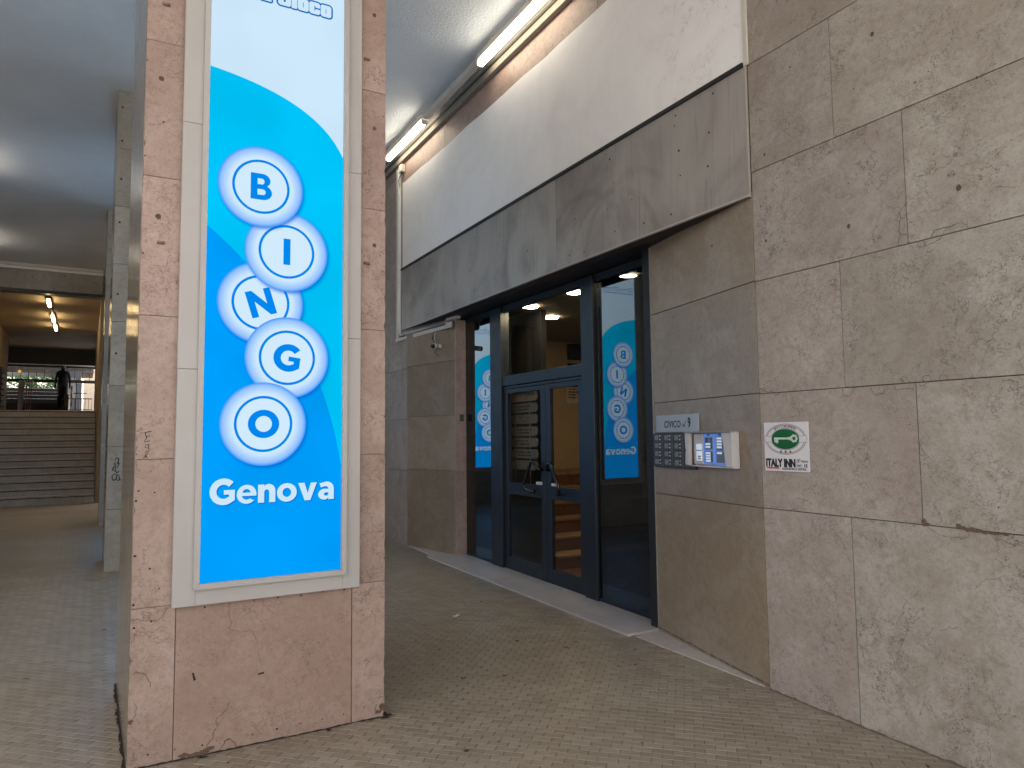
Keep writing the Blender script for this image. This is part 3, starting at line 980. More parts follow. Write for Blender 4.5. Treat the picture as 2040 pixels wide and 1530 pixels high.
for k, (x, y, lb) in enumerate(((4.13, 5.13, 'round lit downlight nearest the doorbells, above the right side light'), (4.13, 6.01, 'round lit downlight directly above the right door leaf'),
                            (4.13, 6.92, 'round lit downlight directly above the left door leaf'), (4.75, 7.45, 'small round lit downlight deepest inside the lobby'))):
    dl = thing('downlight', lb, 'ceiling light', (x, y, 3.03), 'round downlights over the entrance')
    bm = bmesh.new()
    bm_ring(bm, 0, 0, 0, .10, .082, n=28)
    obj('trim_ring', bm, WHITEM, dl, Matrix.Translation((x, y, 3.028)))
    bm = bmesh.new()
    bm_disc(bm, 0, 0, 0, .082, n=28)
    obj('diffuser', bm, LAMP, dl, Matrix.Translation((x, y, 3.0285)))

# ------------------------------------------------------------------ things on the entrance walls
def on(fr, name, label, cat, p, group=None):
    m = fr @ Matrix.Translation(Vector(p))
    return thing(name, label, cat, group=group, mw=m)

def s_of(Y):
    return -(Y-3.10)/(P1.y-P0.y)*SL
# house number plate
pl = on(FS, 'number_plate', 'light blue grey house number plate reading CIVICO above the doorbells', 'sign', (s_of(4.05), 1.63, 0))
PLB = plain('pale_blue_plate', (0.33, 0.38, 0.43), 0.35, mott=.03)
box('plate', (s_of(4.345), 1.566, 0.004), (s_of(3.757), 1.696, 0.012), PLB, pl, FS, .001)
text('lettering', 'CIVICO', 0.072, INKB, pl, FS, (s_of(4.105), 1.625, 0.0132), sx=1.0, grow=.0012)
text('lettering', 'N', 0.040, INKB, pl, FS, (s_of(3.948), 1.614, 0.0132), grow=.0013)
text('lettering', 'o', 0.026, INKB, pl, FS, (s_of(3.922), 1.638, 0.0132), grow=.0008)
text('lettering', '9', 0.098, INKB, pl, FS, (s_of(3.875), 1.634, 0.0134), grow=.0028, sx=.78)

# dark doorbell panel: four columns of four name windows
bell = on(FS, 'doorbell_panel', 'dark grey doorbell panel with rows of name windows and paired buttons', 'doorbell', (s_of(4.1), 1.42, 0))
DKM = plain('dark_bronze', (0.045, 0.043, 0.040), 0.45)
WIN = plain('name_window', (0.17, 0.17, 0.165), 0.35)
BTN = plain('steel_button', (0.6, 0.6, 0.58), 0.3, 0.5)
x0, x1 = s_of(4.362), s_of(3.79)
cw = (x1-x0)/4
box('back_plate', (x0, 1.292, 0.002), (x1, 1.558, 0.018), BLACKP, bell, FS, .002)
for c in range(4):
    cx0 = x0+c*cw
    box('column_plate', (cx0+.002, 1.296, 0.018), (cx0+cw-.002, 1.554, 0.034), DKM, bell, FS, .003)
    for r in range(4):
        zc = 1.522-r*.062
        rec = box('window_frame', (cx0+.018, zc-.026, 0.0345), (cx0+cw*.66, zc+.026, 0.037), BLACKP, bell, FS)
        box('name_card', (cx0+.034, zc-.020, 0.0372), (cx0+cw*.62, zc+.020, 0.0385), WIN, rec, FS)
        for dz in (.013, -.013):
            bm = bmesh.new()
            bm_tube(bm, [(cx0+cw*.76, zc+dz, .034), (cx0+cw*.76, zc+dz, .041)], .0062, 10)
            obj('button', bm, BTN, bell, FS)
# intercom with lit blue panels under a pale hood
ic = on(FS, 'intercom', 'pale hooded intercom with blue lit name panels beside the dark doorbell panel', 'intercom', (s_of(3.55), 1.44, 0))
hx0, hx1 = s_of(3.862), s_of(3.312)
HOOD = plain('pale_grey_plastic', (0.50, 0.49, 0.50), 0.4)
box('back_box', (hx0+.01, 1.328, 0.002), (hx1, 1.556, 0.02), HOOD, ic, FS, .002)
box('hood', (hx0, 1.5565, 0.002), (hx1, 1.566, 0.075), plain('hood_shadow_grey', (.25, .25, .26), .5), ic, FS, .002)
box('bottom_edge', (hx0+.07, 1.318, 0.002), (hx1, 1.3275, 0.05), HOOD, ic, FS, .002)
prism('side_cheek', [(hx0, 1.335), (hx0+.045, 1.325), (hx0+.055, 1.556), (hx0, 1.556), (hx0+.006, 1.46), (hx0+.012, 1.44)], .02, .062, HOOD, ic, FS)
prism('side_cheek', [(hx1-.068, 1.328), (hx1, 1.328), (hx1, 1.556), (hx1-.105, 1.556)], .0205, .064, HOOD, ic, FS)
def emis(name, rgb, st):
    t = NT(name)
    b = t.bsdf((rgb[0], rgb[1], rgb[2], 1), .4)
    b.inputs['Emission Color'].default_value = (*rgb[:3], 1)
    b.inputs['Emission Strength'].default_value = st
    return t.m
BLIT = emis('blue_lit_panel', lin(84, 118, 190), .55*K)
WLIT = emis('white_lit_card', lin(190, 205, 225), .5*K)
box('speaker_unit', (hx0+.074, 1.335, .02), (hx0+.188, 1.552, .034), HOOD, ic, FS, .002)
sc = box('display', (hx0+.108, 1.36, .0345), (hx0+.176, 1.478, .037), WLIT, ic, FS)
box('display_bar', (hx0+.108, 1.430, .0372), (hx0+.176, 1.435, .0382), INKB, sc, FS)
for q in (1.370, 1.386):
    box('display_button', (hx0+.128, q, .0372), (hx0+.162, q+.009, .0382), plain('dark_red_key', (.10, .03, .05), .4), sc, FS, .001)
for c in range(2):
    a = hx0+.194+c*.134
    pn = box('lit_panel', (a, 1.338, .0205), (a+.130, 1.548, .034), BLIT, ic, FS, .002)
    box('clip', (a+.052, 1.536, .0342), (a+.078, 1.547, .037), DKM, pn, FS)
    inner = ((1.44, 1.525), (1.352, 1.43)) if c == 0 else ((1.435, 1.53), (1.352, 1.430))
    for q0, q1 in inner:
        box('window_frame', (a+.022, q0, .0342), (a+.112, q1, .0356), plain('slate_window', (.13, .16, .19), .4), pn, FS)
    rows_ = [1.512, 1.496, 1.478, 1.458, 1.416, 1.398, 1.380, 1.362] if c == 0 else [1.517, 1.497, 1.477, 1.457, 1.418]
    for r, zc in enumerate(rows_):
        wide = .022 if (c == 0 and r < 2) else .056
        box('name_card', (a+.030, zc-.0065, .0358), (a+.030+wide, zc+.0065, .037), WLIT if not (c == 0 and r < 2) else DKM, pn, FS)
        bm = bmesh.new()
        bm_tube(bm, [(a+.102, zc, .0358), (a+.102, zc, .040)], .0045, 8)
        obj('button', bm, DKM, pn, FS)

# inn plaque on the near wall
iy = [3.066, 2.742]
ip = on(FW_, 'inn_plaque', 'white square plaque with a green oval key emblem on the near wall', 'sign', (-2.9, 1.467, 0))
PLW = plain('white_plaque', (0.62, 0.61, 0.64), 0.35, mott=.03)
INKG = plain('green_print', (0.0, 0.10, 0.028), 0.45)
INKR = plain('red_print', (0.42, 0.075, 0.03), 0.5)
INKV = plain('dull_red_print', (0.22, 0.12, 0.14), 0.5)
INKY = plain('grey_print', (0.16, 0.15, 0.17), 0.5)
ipx0, ipx1, ipz0, ipz1 = -3.065, -2.743, 1.319, 1.614
box('plate', (ipx0, ipz0, .003), (ipx1, ipz1, .009), PLW, ip, FW_, .0008)
ex, ez = -2.907, 1.512
w_ = .150
bm = bmesh.new()
for a_, b_ in ((.148, .0925), (.139, .0855)):
    bm_ring(bm, ex, ez, .0094, a_, a_-.004, b_, b_-.0035)
for a_, b_ in ((.1065, .065),):
    bm_ring(bm, ex, ez, .0094, a_, a_-.004, b_, b_-.003)
obj('oval_ring', bm, INKY, ip, FW_)
box('band', (ex-.151, ez-.0185, .0095), (ex+.151, ez+.0185, .0099), PLW, ip, FW_)
bm = bmesh.new()
for q in (-.0185, .0185):
    bm_ribbon(bm, [(ex-.151, ez+q), (ex+.151, ez+q)], .002, .0102, 0)
for q in (-.151, .151):
    bm_ribbon(bm, [(ex+q, ez-.0185), (ex+q, ez+.0185)], .002, .0102, 0)
obj('band_line', bm, INKY, ip, FW_)
bm = bmesh.new()
bm_disc(bm, ex, ez, .0105, .1005, .0605, 48)
obj('green_oval', bm, INKG, ip, FW_)
KEYW = plain('pale_green_print', (.50, .62, .54), .5)
bm = bmesh.new()
bm_ribbon(bm, [(ex-.082, ez+.004), (ex+.045, ez+.004)], .0115, .0109, 0)
bm_ribbon(bm, [(ex+.022, ez+.004), (ex+.044, ez+.004)], .018, .0110, 0)
bm_ring(bm, ex+.064, ez+.004, .0109, .024, .0115, .022, .010, 24)
for k in range(7):
    bm_disc(bm, ex+.064+.021*math.cos(k*.9), ez+.004+.019*math.sin(k*.9), .0110, .007, n=10)
for q, h in ((-.075, .020), (-.064, .026), (-.054, .024)):
    bm_ribbon(bm, [(ex+q, ez+.002), (ex+q, ez-h)], .007, .0110, 0)
bm_ribbon(bm, [(ex-.076, ez-.012), (ex-.053, ez-.012)], .009, .0111, 0)
obj('key_emblem', bm, KEYW, ip, FW_)
bm = bmesh.new()
bm_disc(bm, ex+.064, ez+.004, .0112, .006, .006, 3)
obj('key_eye', bm, INKG, ip, FW_)
for k, (q, m_) in enumerate(((-.034, INKV), (0.0, INKR), (.034, INKR))):
    bm = bmesh.new()
    for j in range(6):
        bm_disc(bm, ex+q+.0042*math.cos(j*1.047), ez-.0755+.0042*math.sin(j*1.047), .0100, .0042, n=8)
    obj('red_flower', bm, m_, ip, FW_)
word = 'AFFITTACAMERE'
for k, ch in enumerate(word):
    q = math.radians(90 + (6-k)*6.1)
    px_, pz_ = ex+.123*math.cos(q)*1.03, ez+.0765*math.sin(q)
    text('lettering', ch, .0225, INKV, ip, FW_, (px_, pz_, .0099), rot=math.atan2(math.cos(q)*-.6, 1.0)*1.0, grow=.0009)
text('lettering', 'ITALY INN', .066, INKB, ip, FW_, (-2.948, 1.369, .0099), grow=.0034, sx=.70)
bm = bmesh.new()
bm_ribbon(bm, [(-2.834, 1.346), (-2.834, 1.392)], .0015, .0096, 0)
obj('divider_line', bm, INKB, ip, FW_)
text('lettering', '5\u00b0', .026, INKB, ip, FW_, (-2.815, 1.384, .0099), grow=.0010)
text('lettering', 'PIANO', .0155, INKB, ip, FW_, (-2.775, 1.381, .0099), grow=.0006)
text('lettering', 'INT.', .0185, INKB, ip, FW_, (-2.811, 1.355, .0099), grow=.0007)
text('lettering', '15', .026, INKB, ip, FW_, (-2.770, 1.356, .0099), grow=.0014)
box('red_bar', (-3.052, 1.3325, .0092), (-2.958, 1.3415, .0097), INKR, ip, FW_)
text('lettering', 'ASCENSORE A DESTRA', .0175, INKB, ip, FW_, (-2.852, 1.335, .0099), sx=.95, grow=.0006)

# small dark notice on the pier of the far side
o = box('small_notice', (3.818, 8.196, 1.74), (3.872, 8.203, 1.83), plain('dark_green_label', (.05, .06, .05), .5), None)
tag(o, 'tiny dark label stuck on the pale pier left of the entrance', 'label')

# security camera with its hanging cables
cm = on(FQ, 'security_camera', 'small white bullet security camera with black lens and loose cables', 'camera', (-.35, 2.75, 0))
cx_ = -.30
bm = bmesh.new()
bm_tube(bm, [(cx_, 2.74, 0.0), (cx_, 2.74, .03)], .028, 14)
obj('mount', bm, WHITEM, cm, FQ)
tube('arm', [(cx_, 2.74, .03), (cx_+.01, 2.735, .07)], .012, WHITEM, cm, FQ)
tube('body', [(cx_-.02, 2.745, .06), (cx_+.045, 2.725, .155)], .034, WHITEM, cm, FQ, 16)
tube('lens', [(cx_+.045, 2.725, .1555), (cx_+.05, 2.7235, .163)], .030, BLACKGL, cm, FQ, 16)
for off in (0, .012, -.012):
    tube('cable', [(cx_-.10+off, 2.93, .02), (cx_-.115+off, 2.90, .03), (cx_-.13+off*2, 2.85, .03), (cx_-.10+off, 2.83, .035), (cx_-.09+off, 2.79, .03), (cx_-.06, 2.75+off, .035)], .006, BLACKP if off <= 0 else CREAM, cm, FQ, 6)
tube('cable', [(cx_-.06, 2.76, .03), (cx_-.05, 2.69, .025), (cx_-.09, 2.66, .03), (cx_-.05, 2.63, .02), (cx_-.02, 2.61, .02)], .004, BLACKP, cm, FQ, 6)

# conduit: down the wall and along the head of the far side wall
cd = thing('cable_conduit', 'cream square conduit running down the wall and under the fascia end', 'conduit', (W, 9.55, 2.95))
box('conduit_run', (-9.66, 2.93, 0.001), (-9.58, 5.48, .03), CREAM, cd, FW_, .003)
box('conduit_run', (-9.565, 2.97, 0.001), (-9.52, 5.42, .045), WHITEM, cd, FW_, .003)
a0, a1 = Vector((3.49, 9.62, 2.945)), Vector((3.745, 8.22, 2.985))
FC = frame(a0, (a1-a0).normalized(), Vector((-1, -.18, 0)))
LC = (a1-a0).length
box('conduit_run', (0, -.03, 0), (LC-.03, .02, .03), CREAM, cd, FC, .003)
box('conduit_run', (.10, .03, .0), (LC-.10, .07, .045), STEELM, cd, FC, .003)
box('junction_cover', (LC-.12, -.035, .0305), (LC+.02, .045, .05), CREAM, cd, FC, .003)
box('cable_end', (LC-.09, .055, .0), (LC+.16, .105, .06), CREAM, cd, FC, .003)
tube('loose_cable', [(-9.50, 3.22, .05), (-9.50, 3.1, .06), (-9.44, 3.01, .055), (-9.38, 2.985, .05)], .006, WHITEM, cd, FW_, 6)

# light rail under the ceiling with its fluorescent lamps
rail = thing('cable_tray', 'cream cable trunking along the top of the right wall under the ceiling', 'cable tray', (W, 6.5, 5.55))
box('trunking', (-19.5, 5.50, .001), (-1.0, 5.575, .06), plain('old_cream_trunking', (.24, .215, .18), .6), rail, FW_, .004)
box('upper_trunking', (-19.5, 5.64, .001), (-1.0, 5.70, .05), plain('old_cream_metal', (.36, .33, .285), .5), rail, FW_, .004)
box('shadow_channel', (-19.5, 5.576, .001), (-1.0, 5.604, .05), BLACKP, rail, FW_)
jb = thing('junction_box', 'small cream junction box with tangled wires under the far end of the lamp rail', 'junction box', (W, 9.35, 5.42))
box('case', (-9.47, 5.36, .001), (-9.36, 5.47, .06), CREAM, jb, FW_, .006)
for k in range(3):
    tube('wire', [(-9.45+k*.02, 5.36, .03), (-9.46+k*.015, 5.30, .05), (-9.50-k*.01, 5.24+k*.02, .04), (-9.52, 5.18, .03)], .006, BLACKP if k else CREAM, jb, FW_, 6)
TUBEL = emit('fluorescent_glow', (1.0, 0.88, 0.68), 3.2)
def fluo(name, label, ya, yb, x, z, mat, group, slope=0.0):
    L = thing(name, label, 'lamp', (x, (ya+yb)/2, z), group)
    box('batten', (x-.005, ya-.03, z+.04), (x+.075, yb+.03, z+.10), CREAM, L, None, .004)
    for yy in (ya+.25, yb-.25):
        box('hanger', (x+.02, yy-.015, z+.1005), (x+.05, yy+.015, 5.7245), CREAM, L)
    bm = bmesh.new()
    bm_tube(bm, [(x+slope*0+.03, ya, z), (x+.03, ya+.015, z), (x+.03, yb-.015, z), (x+.03, yb, z)], [.02, .038, .038, .02], 14)
    obj('diffuser_tube', bm, mat, L, smooth=True)
    for yy in (ya-.028, yb+.006):
        box('end_cap', (x-.008, yy, z-.03), (x+.068, yy+.022, z+.0345), CREAM, L, None, .004)
    return L
fluo('fluorescent_lamp', 'lit fluorescent lamp at the far end of the right wall rail, above the junction box', 8.14, 9.48, 3.275, 5.55, TUBEL, 'fluorescent lamps along the right wall')
fluo('fluorescent_lamp', 'lit fluorescent lamp on the right wall rail cut by the top of the picture', 5.04, 6.52, 3.275, 5.55, TUBEL, 'fluorescent lamps along the right wall')
o = box('lamp_channel', (3.29, 6.57, 5.585), (3.365, 8.09, 5.65), CREAM, None, None, .004)
tag(o, 'empty lamp channel between the two lit lamps of the rail', 'lamp channel')

# paper on the floor
bm = bmesh.new()
g = [[bm.verts.new((x*.018+random.uniform(-.004, .004), y*.016+random.uniform(-.003, .003), abs(random.gauss(.006, .006)))) for x in range(-2, 3)] for y in range(-1, 3)]
for a, b in zip(g, g[1:]):
    for k in range(4):
        bm.faces.new((a[k], a[k+1], b[k+1], b[k]))
o = obj('paper_scrap', bm, PAPER, None, Matrix.Translation((2.573, 5.589, gz(5.589)+.002)) @ Matrix.Rotation(.5, 4, 'Z'))
tag(o, 'crumpled scrap of white paper lying on the tiled floor', 'litter')
for k, (x, y, lb) in enumerate(((1.98, 4.22, 'dark ring of old chewing gum on the tiles in the middle foreground'), (1.42, 4.95, 'dark smudge on the tiles just right of the pillar'))):
    bm = bmesh.new()
    if k == 0:
        bm_ring(bm, 0, 0, 0, .018, .009, n=12)
    else:
        bm_disc(bm, 0, 0, 0, .02, .012, 9, .4)
    o = obj('gum_spot', bm, SLOT, None, Matrix.Translation((x, y, gz(y)+.0025)))
    tag(o, lb, 'stain')

# ------------------------------------------------------------------ pillars
PZ = [-0.05, .742, 1.455, 2.166, 2.873, 3.581, 4.290, 5.0, 5.715]

def chipped(parent, fr, x0, x1, z0, z1, m, side):
    """a front slab with a worn, nicked arris on one side"""
    g = .0014
    n = 26
    e = []
    for k in range(n+1):
        q = z0+g + (z1-z0-2*g)*k/n
        d = abs(random.gauss(0, .0016)) + (random.uniform(.002, .008) if random.random() < .06 else 0)
        e.append((q, d))
    if side == 'R':
        pts = [(x0+g, z0+g)] + [(x1-g-d, q) for q, d in e] + [(x0+g, z1-g)]
    else:
        pts = [(x1-g, z1-g)] + [(x0+g+d, q) for q, d in e[::-1]] + [(x1-g, z0+g)]
    cx, cz = (x0+x1)/2, (z0+z1)/2
    return prism('stone_slab', [(a-cx, b-cz) for a, b in pts], -.03, random.uniform(-.001, .001), m, parent, fr @ Matrix.Translation((cx, cz, 0)))

def make_pillar(label, x0, y0, depth, skew, m, joints, front_cols, group):
    p = thing('pillar', label, 'pillar', (x0+.63, y0, 0), group)
    x1 = x0+1.265
    FF = frame((0, y0, 0), (1, 0, 0), (0, -1, 0))
    a = Vector((x0, y0, 0)); b = Vector((x0-skew, y0+depth, 0))
    prism('core', [(x0+.012, y0+.031), (x1-.012, y0+.031), (x1-.012, y0+depth-.012), (x0-skew+.012, y0+depth-.012)], -.1, 5.73, MORTAR, p)
    cols = [x0, x0+.196, x0+1.076, x1]
    for z0, z1 in zip(joints, joints[1:]):
        if front_cols:
            chipped(p, FF, cols[0], cols[1], z0, z1, m, 'L')
            slab(p, FF, cols[1], cols[2], z0, z1, TAN)
            chipped(p, FF, cols[2], cols[3], z0, z1, m, 'R')
        else:
            slab(p, FF, cols[0], cols[3], z0, z1, m)
        # polished left side, right side, back
    d = (b-a).normalized()
    FL = frame(b, -d, Vector((-d.y, d.x, 0)))
    Ld = (b-a).length
    js = joints if not front_cols else [-.05, 1.9, 3.8, 5.715]
    for z0, z1 in zip(js, js[1:]):
        slab(p, FL, 0, Ld-.031, z0, z1, POLISH, t=.012, gap=.001, bev=.0006, out=0.0)
        slab(p, frame((x1, 0, 0), (0, 1, 0), (1, 0, 0)), y0+.031, y0+depth, z0, z1, m, t=.012)
        slab(p, frame((0, y0+depth, 0), (-1, 0, 0), (0, 1, 0)), -x1, -(x0-skew), z0, z1, m, t=.012)
    return p, FF

p1, FP = make_pillar('nearest pillar clad in pinkish stone slabs carrying the big lit sign', .075, 3.89, 1.32, .043, PINK, PZ, True, 'stone pillars of the arcade')
sd_x, sd_y = -.100, 9.374
p2, FP2 = make_pillar('second grey stone pillar with a scribbled tag, just behind the nearest pillar', sd_x, sd_y, 1.2, .036, GREYST, [.0, .757, 1.475, 2.184, 2.935, 3.62, 4.313, 5.015, 5.715], False, 'stone pillars of the arcade')
p3, FP3 = make_pillar('farthest thin-looking stone pillar by the foot of the stairs', -.258, 14.5, 1.2, .036, GREYST, [.05, .80, 1.51, 2.22, 2.95, 3.65, 4.33, 5.03, 5.715], False, 'stone pillars of the arcade')

# marks of the near pillar
def px_p(px, py):
    d = fw + r2*((px-1020)/1402.53) - u2*((py-765)/1402.53)
    k = 3.89/d.y
    return (d.x*k, 1.55 + d.z*k)
bm = bmesh.new()
for px, py, r in ((322,157,.0135),(315.4,431.8,.0135),(745.5,30.6,.012),(745.5,256.5,.012),(745.5,489,.012)):
    c0 = px_p(px, py)
    bm_disc(bm, c0[0], c0[1], .0022, r, n=12, jag=.15)
obj('plugged_hole', bm, PLUG, p1, FP)
bm = bmesh.new()
hl = [(220+a/3.517, 1100+b/3.517) for a, b in ((660,385),(836,363),(1005,343),(1174,316),(1333,302),(1487,277),(1637,260),(262,1418),(450,1380),(643,1352),(823,1310),(996,1277),(1166,1237),(1328,1200),(1483,1170),(1633,1135),(1778,1085),(285,485),(150,762),(165,532),(160,372),(275,115),(340,253),(170,28))]
hl += [(325.6,243),(293.5,120),(289,310),(284.7,504),(272,905),(276,978),(308,981),(271,998),(270,1108),(266,1205),(765,70),(764,233),(763,390),(762,540),(766,830),(765,1112)]
for px, py in hl:
    c0 = px_p(px, py)
    bm_disc(bm, c0[0], c0[1], .0024, random.uniform(.003, .0055), n=9, jag=.2)
obj('pin_hole', bm, SLOT, p1, FP)
for px, py in ((331,9),(320,483),(730,118),(730,524)):
    c0 = px_p(px, py)
    tube('bolt_stub', [(c0[0]-.016, c0[1], .004), (c0[0]+.018, c0[1]-.003, .012)], .008, plain('rusty_bolt', (.22, .17, .14), .6, .3), p1, FP, 8)
bm = bmesh.new()
for ln, w in (([(514,1343),(520,1341),(526,1340)], .007), ([(384,1340),(386,1348),(388,1355)], .010)):
    bm_ribbon(bm, [px_p(*q) for q in ln], w, .0026, .5)
obj('gouge', bm, SLOT, p1, FP)
bm = bmesh.new()
for ln, w in (
    ([(260,1238),(285,1235),(300,1237),(318,1232),(328,1220),(334,1210)], .003),
    ([(265,1343),(282,1341),(290,1345),(294,1352),(299,1370)], .003),
    ([(258,1438),(270,1425),(272,1412),(266,1400)], .0025),
    ([(415,1492),(412,1484),(424,1470),(432,1450),(440,1425),(450,1415),(456,1400)], .004),
    ([(437,1492),(448,1475),(456,1472),(466,1478),(471,1488)], .004),
    ([(452,1208),(456,1225),(462,1240),(464,1256),(478,1260),(492,1257),(508,1266),(512,1280)], .0022),
    ([(513,1300),(517,1315),(522,1330)], .002),
    ([(735,1230),(740,1215),(748,1225),(745,1245)], .002),
    ([(724,1320),(730,1312),(737,1318),(731,1328)], .003),
    ([(746,1415),(750,1402),(748,1418),(752,1424)], .003),
    ([(752,1394),(757,1388),(763,1386)], .003)):
    bm_ribbon(bm, [px_p(*q) for q in ln], w*.8, .0022, .7, .16)
obj('crack', bm, CRACK, p1, FP)
bm = bmesh.new()
for px, py, rx, ry in ((366,1505,.022,.012),(385,1504,.035,.010),(405,1497,.030,.012),(420,1490,.02,.010),(260,1438,.011,.013),(762,1408,.02,.018),(752,1418,.02,.010)):
    c0 = px_p(px, py)
    bm_disc(bm, c0[0], c0[1], .0024+random.uniform(0, .0006), rx, ry, 14, .35)
obj('broken_edge', bm, SCAR, p1, FP)
bm = bmesh.new()
for a, b in (((252, 1541), (344, 1520.5)), ((344, 1520.5), (480, 1489.5)), ((480, 1489.5), (640, 1451)), ((640, 1451), (769, 1421))):
    pa, pb = px_p(*a), px_p(*b)
    bm_ribbon(bm, [(pa[0], gz(3.88)+.003), (pb[0], gz(3.88)+.003)], .009, .003, .5, .004)
obj('grimy_joint', bm, SLOT, p1, FP)
bm = bmesh.new()
for st_ in ([(288,862),(302,859)],[(289,862),(292,872),(287,881),(298,878)],[(290,870),(299,868)],
           [(298,886),(290,886),(289,892),(296,892),(296,886)],[(296,892),(297,900),(290,898)],[(289,902),(295,900),(294,906)],[(290,911),(291,903)],[(286,913),(291,906),(293,913)]):
    bm_ribbon(bm, [px_p(*q) for q in st_], .0035, .0022, .3)
obj('scribble', bm, INKB, p1, FP)
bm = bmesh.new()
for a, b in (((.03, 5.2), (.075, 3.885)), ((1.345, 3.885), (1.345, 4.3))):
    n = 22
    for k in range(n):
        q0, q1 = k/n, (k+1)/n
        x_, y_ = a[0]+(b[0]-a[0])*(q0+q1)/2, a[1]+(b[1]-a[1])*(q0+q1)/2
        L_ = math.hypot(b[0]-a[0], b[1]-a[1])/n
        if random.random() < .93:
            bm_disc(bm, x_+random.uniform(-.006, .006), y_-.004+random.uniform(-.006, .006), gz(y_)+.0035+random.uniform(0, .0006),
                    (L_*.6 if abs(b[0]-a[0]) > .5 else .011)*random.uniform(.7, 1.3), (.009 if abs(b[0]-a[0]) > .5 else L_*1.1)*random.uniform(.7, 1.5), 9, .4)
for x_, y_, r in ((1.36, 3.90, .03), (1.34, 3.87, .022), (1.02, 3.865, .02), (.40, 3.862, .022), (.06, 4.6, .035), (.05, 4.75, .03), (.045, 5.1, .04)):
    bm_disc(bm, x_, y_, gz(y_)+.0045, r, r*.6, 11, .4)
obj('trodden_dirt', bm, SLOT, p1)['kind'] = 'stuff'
bm = bmesh.new()
for k in range(240):
    x_, y_ = random.uniform(-2.2, 3.4), random.uniform(1.8, 8.5)
    if in_floor(x_, y_):
        r = random.choice((.003, .004, .005, .007, .010))
        bm_disc(bm, x_, y_, gz(y_)+.0026, r*random.uniform(1, 1.8), r, 8, .35)
o = obj('floor_grime', bm, SLOT)
o['kind'] = 'stuff'
o['label'] = 'small dark specks of dirt and gum scattered over the tiled floor'
o['category'] = 'dirt'
# tag on the second pillar
def px_2(px, py):
    d = fw + r2*((px-1020)/1402.53) - u2*((py-765)/1402.53)
    k = 9.374/d.y
    return (d.x*k, 1.55 + d.z*k)
bm = bmesh.new()
for st_ in ([(224,955),(223,948),(228,944),(233,947),(231,955),(226,957),(224,955)],[(231,955),(236,958),(238,950),(234,945)],[(224,938),(226,931),(231,930),(229,938),(233,942),(237,938)],
           [(226,925),(230,922),(229,930),(234,931),(236,925),(233,921)],[(229,917),(233,912),(237,914),(235,921),(238,925)],[(231,905),(232,906)],[(222,914),(223,915)],[(237,953),(240,957)]):
    bm_ribbon(bm, [px_2(*q) for q in st_], .013, .0030, .3)
obj('scribble', bm, INKB, p2, FP2)
bm = bmesh.new()
for px, py in ((244.5,214),(243.5,280.5),(242,357),(238,443),(234.5,586),(231,704)):
    c0 = px_2(px, py)
    bm_disc(bm, c0[0], c0[1], .003, .013, n=9, jag=.2)
obj('plugged_hole', bm, SLOT, p2, FP2)

# ------------------------------------------------------------------ lit signs on the pillars
SW = emit('sign_white', lin(207, 234, 253), .99*K, .22)
SCY = emit('sign_cyan', lin(0, 200, 255), 1.0*K, .5)
SBL = emit('sign_blue', lin(0, 160, 255), 1.0*K, .45)
SLET = emit('sign_letter_blue', lin(0, 136, 238), 1.0*K)
SOUT = emit('sign_outline_blue', lin(22, 108, 190), 1.0*K)
t = NT('sign_ball')
tc = t.n('ShaderNodeTexCoord')
ln_ = t.n('ShaderNodeVectorMath', operation='LENGTH')
t.l(tc.outputs['Object'], ln_.inputs[0])
f1 = t.ramp(ln_.outputs['Value'], .142, .205)
f2 = t.ramp(ln_.outputs['Value'], .196, .2195)
c = t.mix(t.math('POWER', f1, 1.3), lin(209, 235, 253), lin(150, 196, 255))
c = t.mix(f2, c, lin(62, 150, 246))
e = t.n('ShaderNodeEmission')
t.l(c, e.inputs[0])
e.inputs[1].default_value = K
t.l(e.outputs[0], t.out.inputs[0])
SBALL = t.m
t = NT('sign_ball_shadow')
tc = t.n('ShaderNodeTexCoord')
ln_ = t.n('ShaderNodeVectorMath', operation='LENGTH')
t.l(tc.outputs['Object'], ln_.inputs[0])
e = t.n('ShaderNodeEmission')
e.inputs[0].default_value = lin(0, 105, 215)
e.inputs[1].default_value = K
tr = t.n('ShaderNodeBsdfTransparent')
mx = t.n('ShaderNodeMixShader')
t.l(t.math('MULTIPLY', t.ramp(ln_.outputs['Value'], .195, .235), 1.0), mx.inputs[0])
t.l(e.outputs[0], mx.inputs[1])
t.l(tr.outputs[0], mx.inputs[2])
t.l(mx.outputs[0], t.out.inputs[0])
SSHAD = t.m

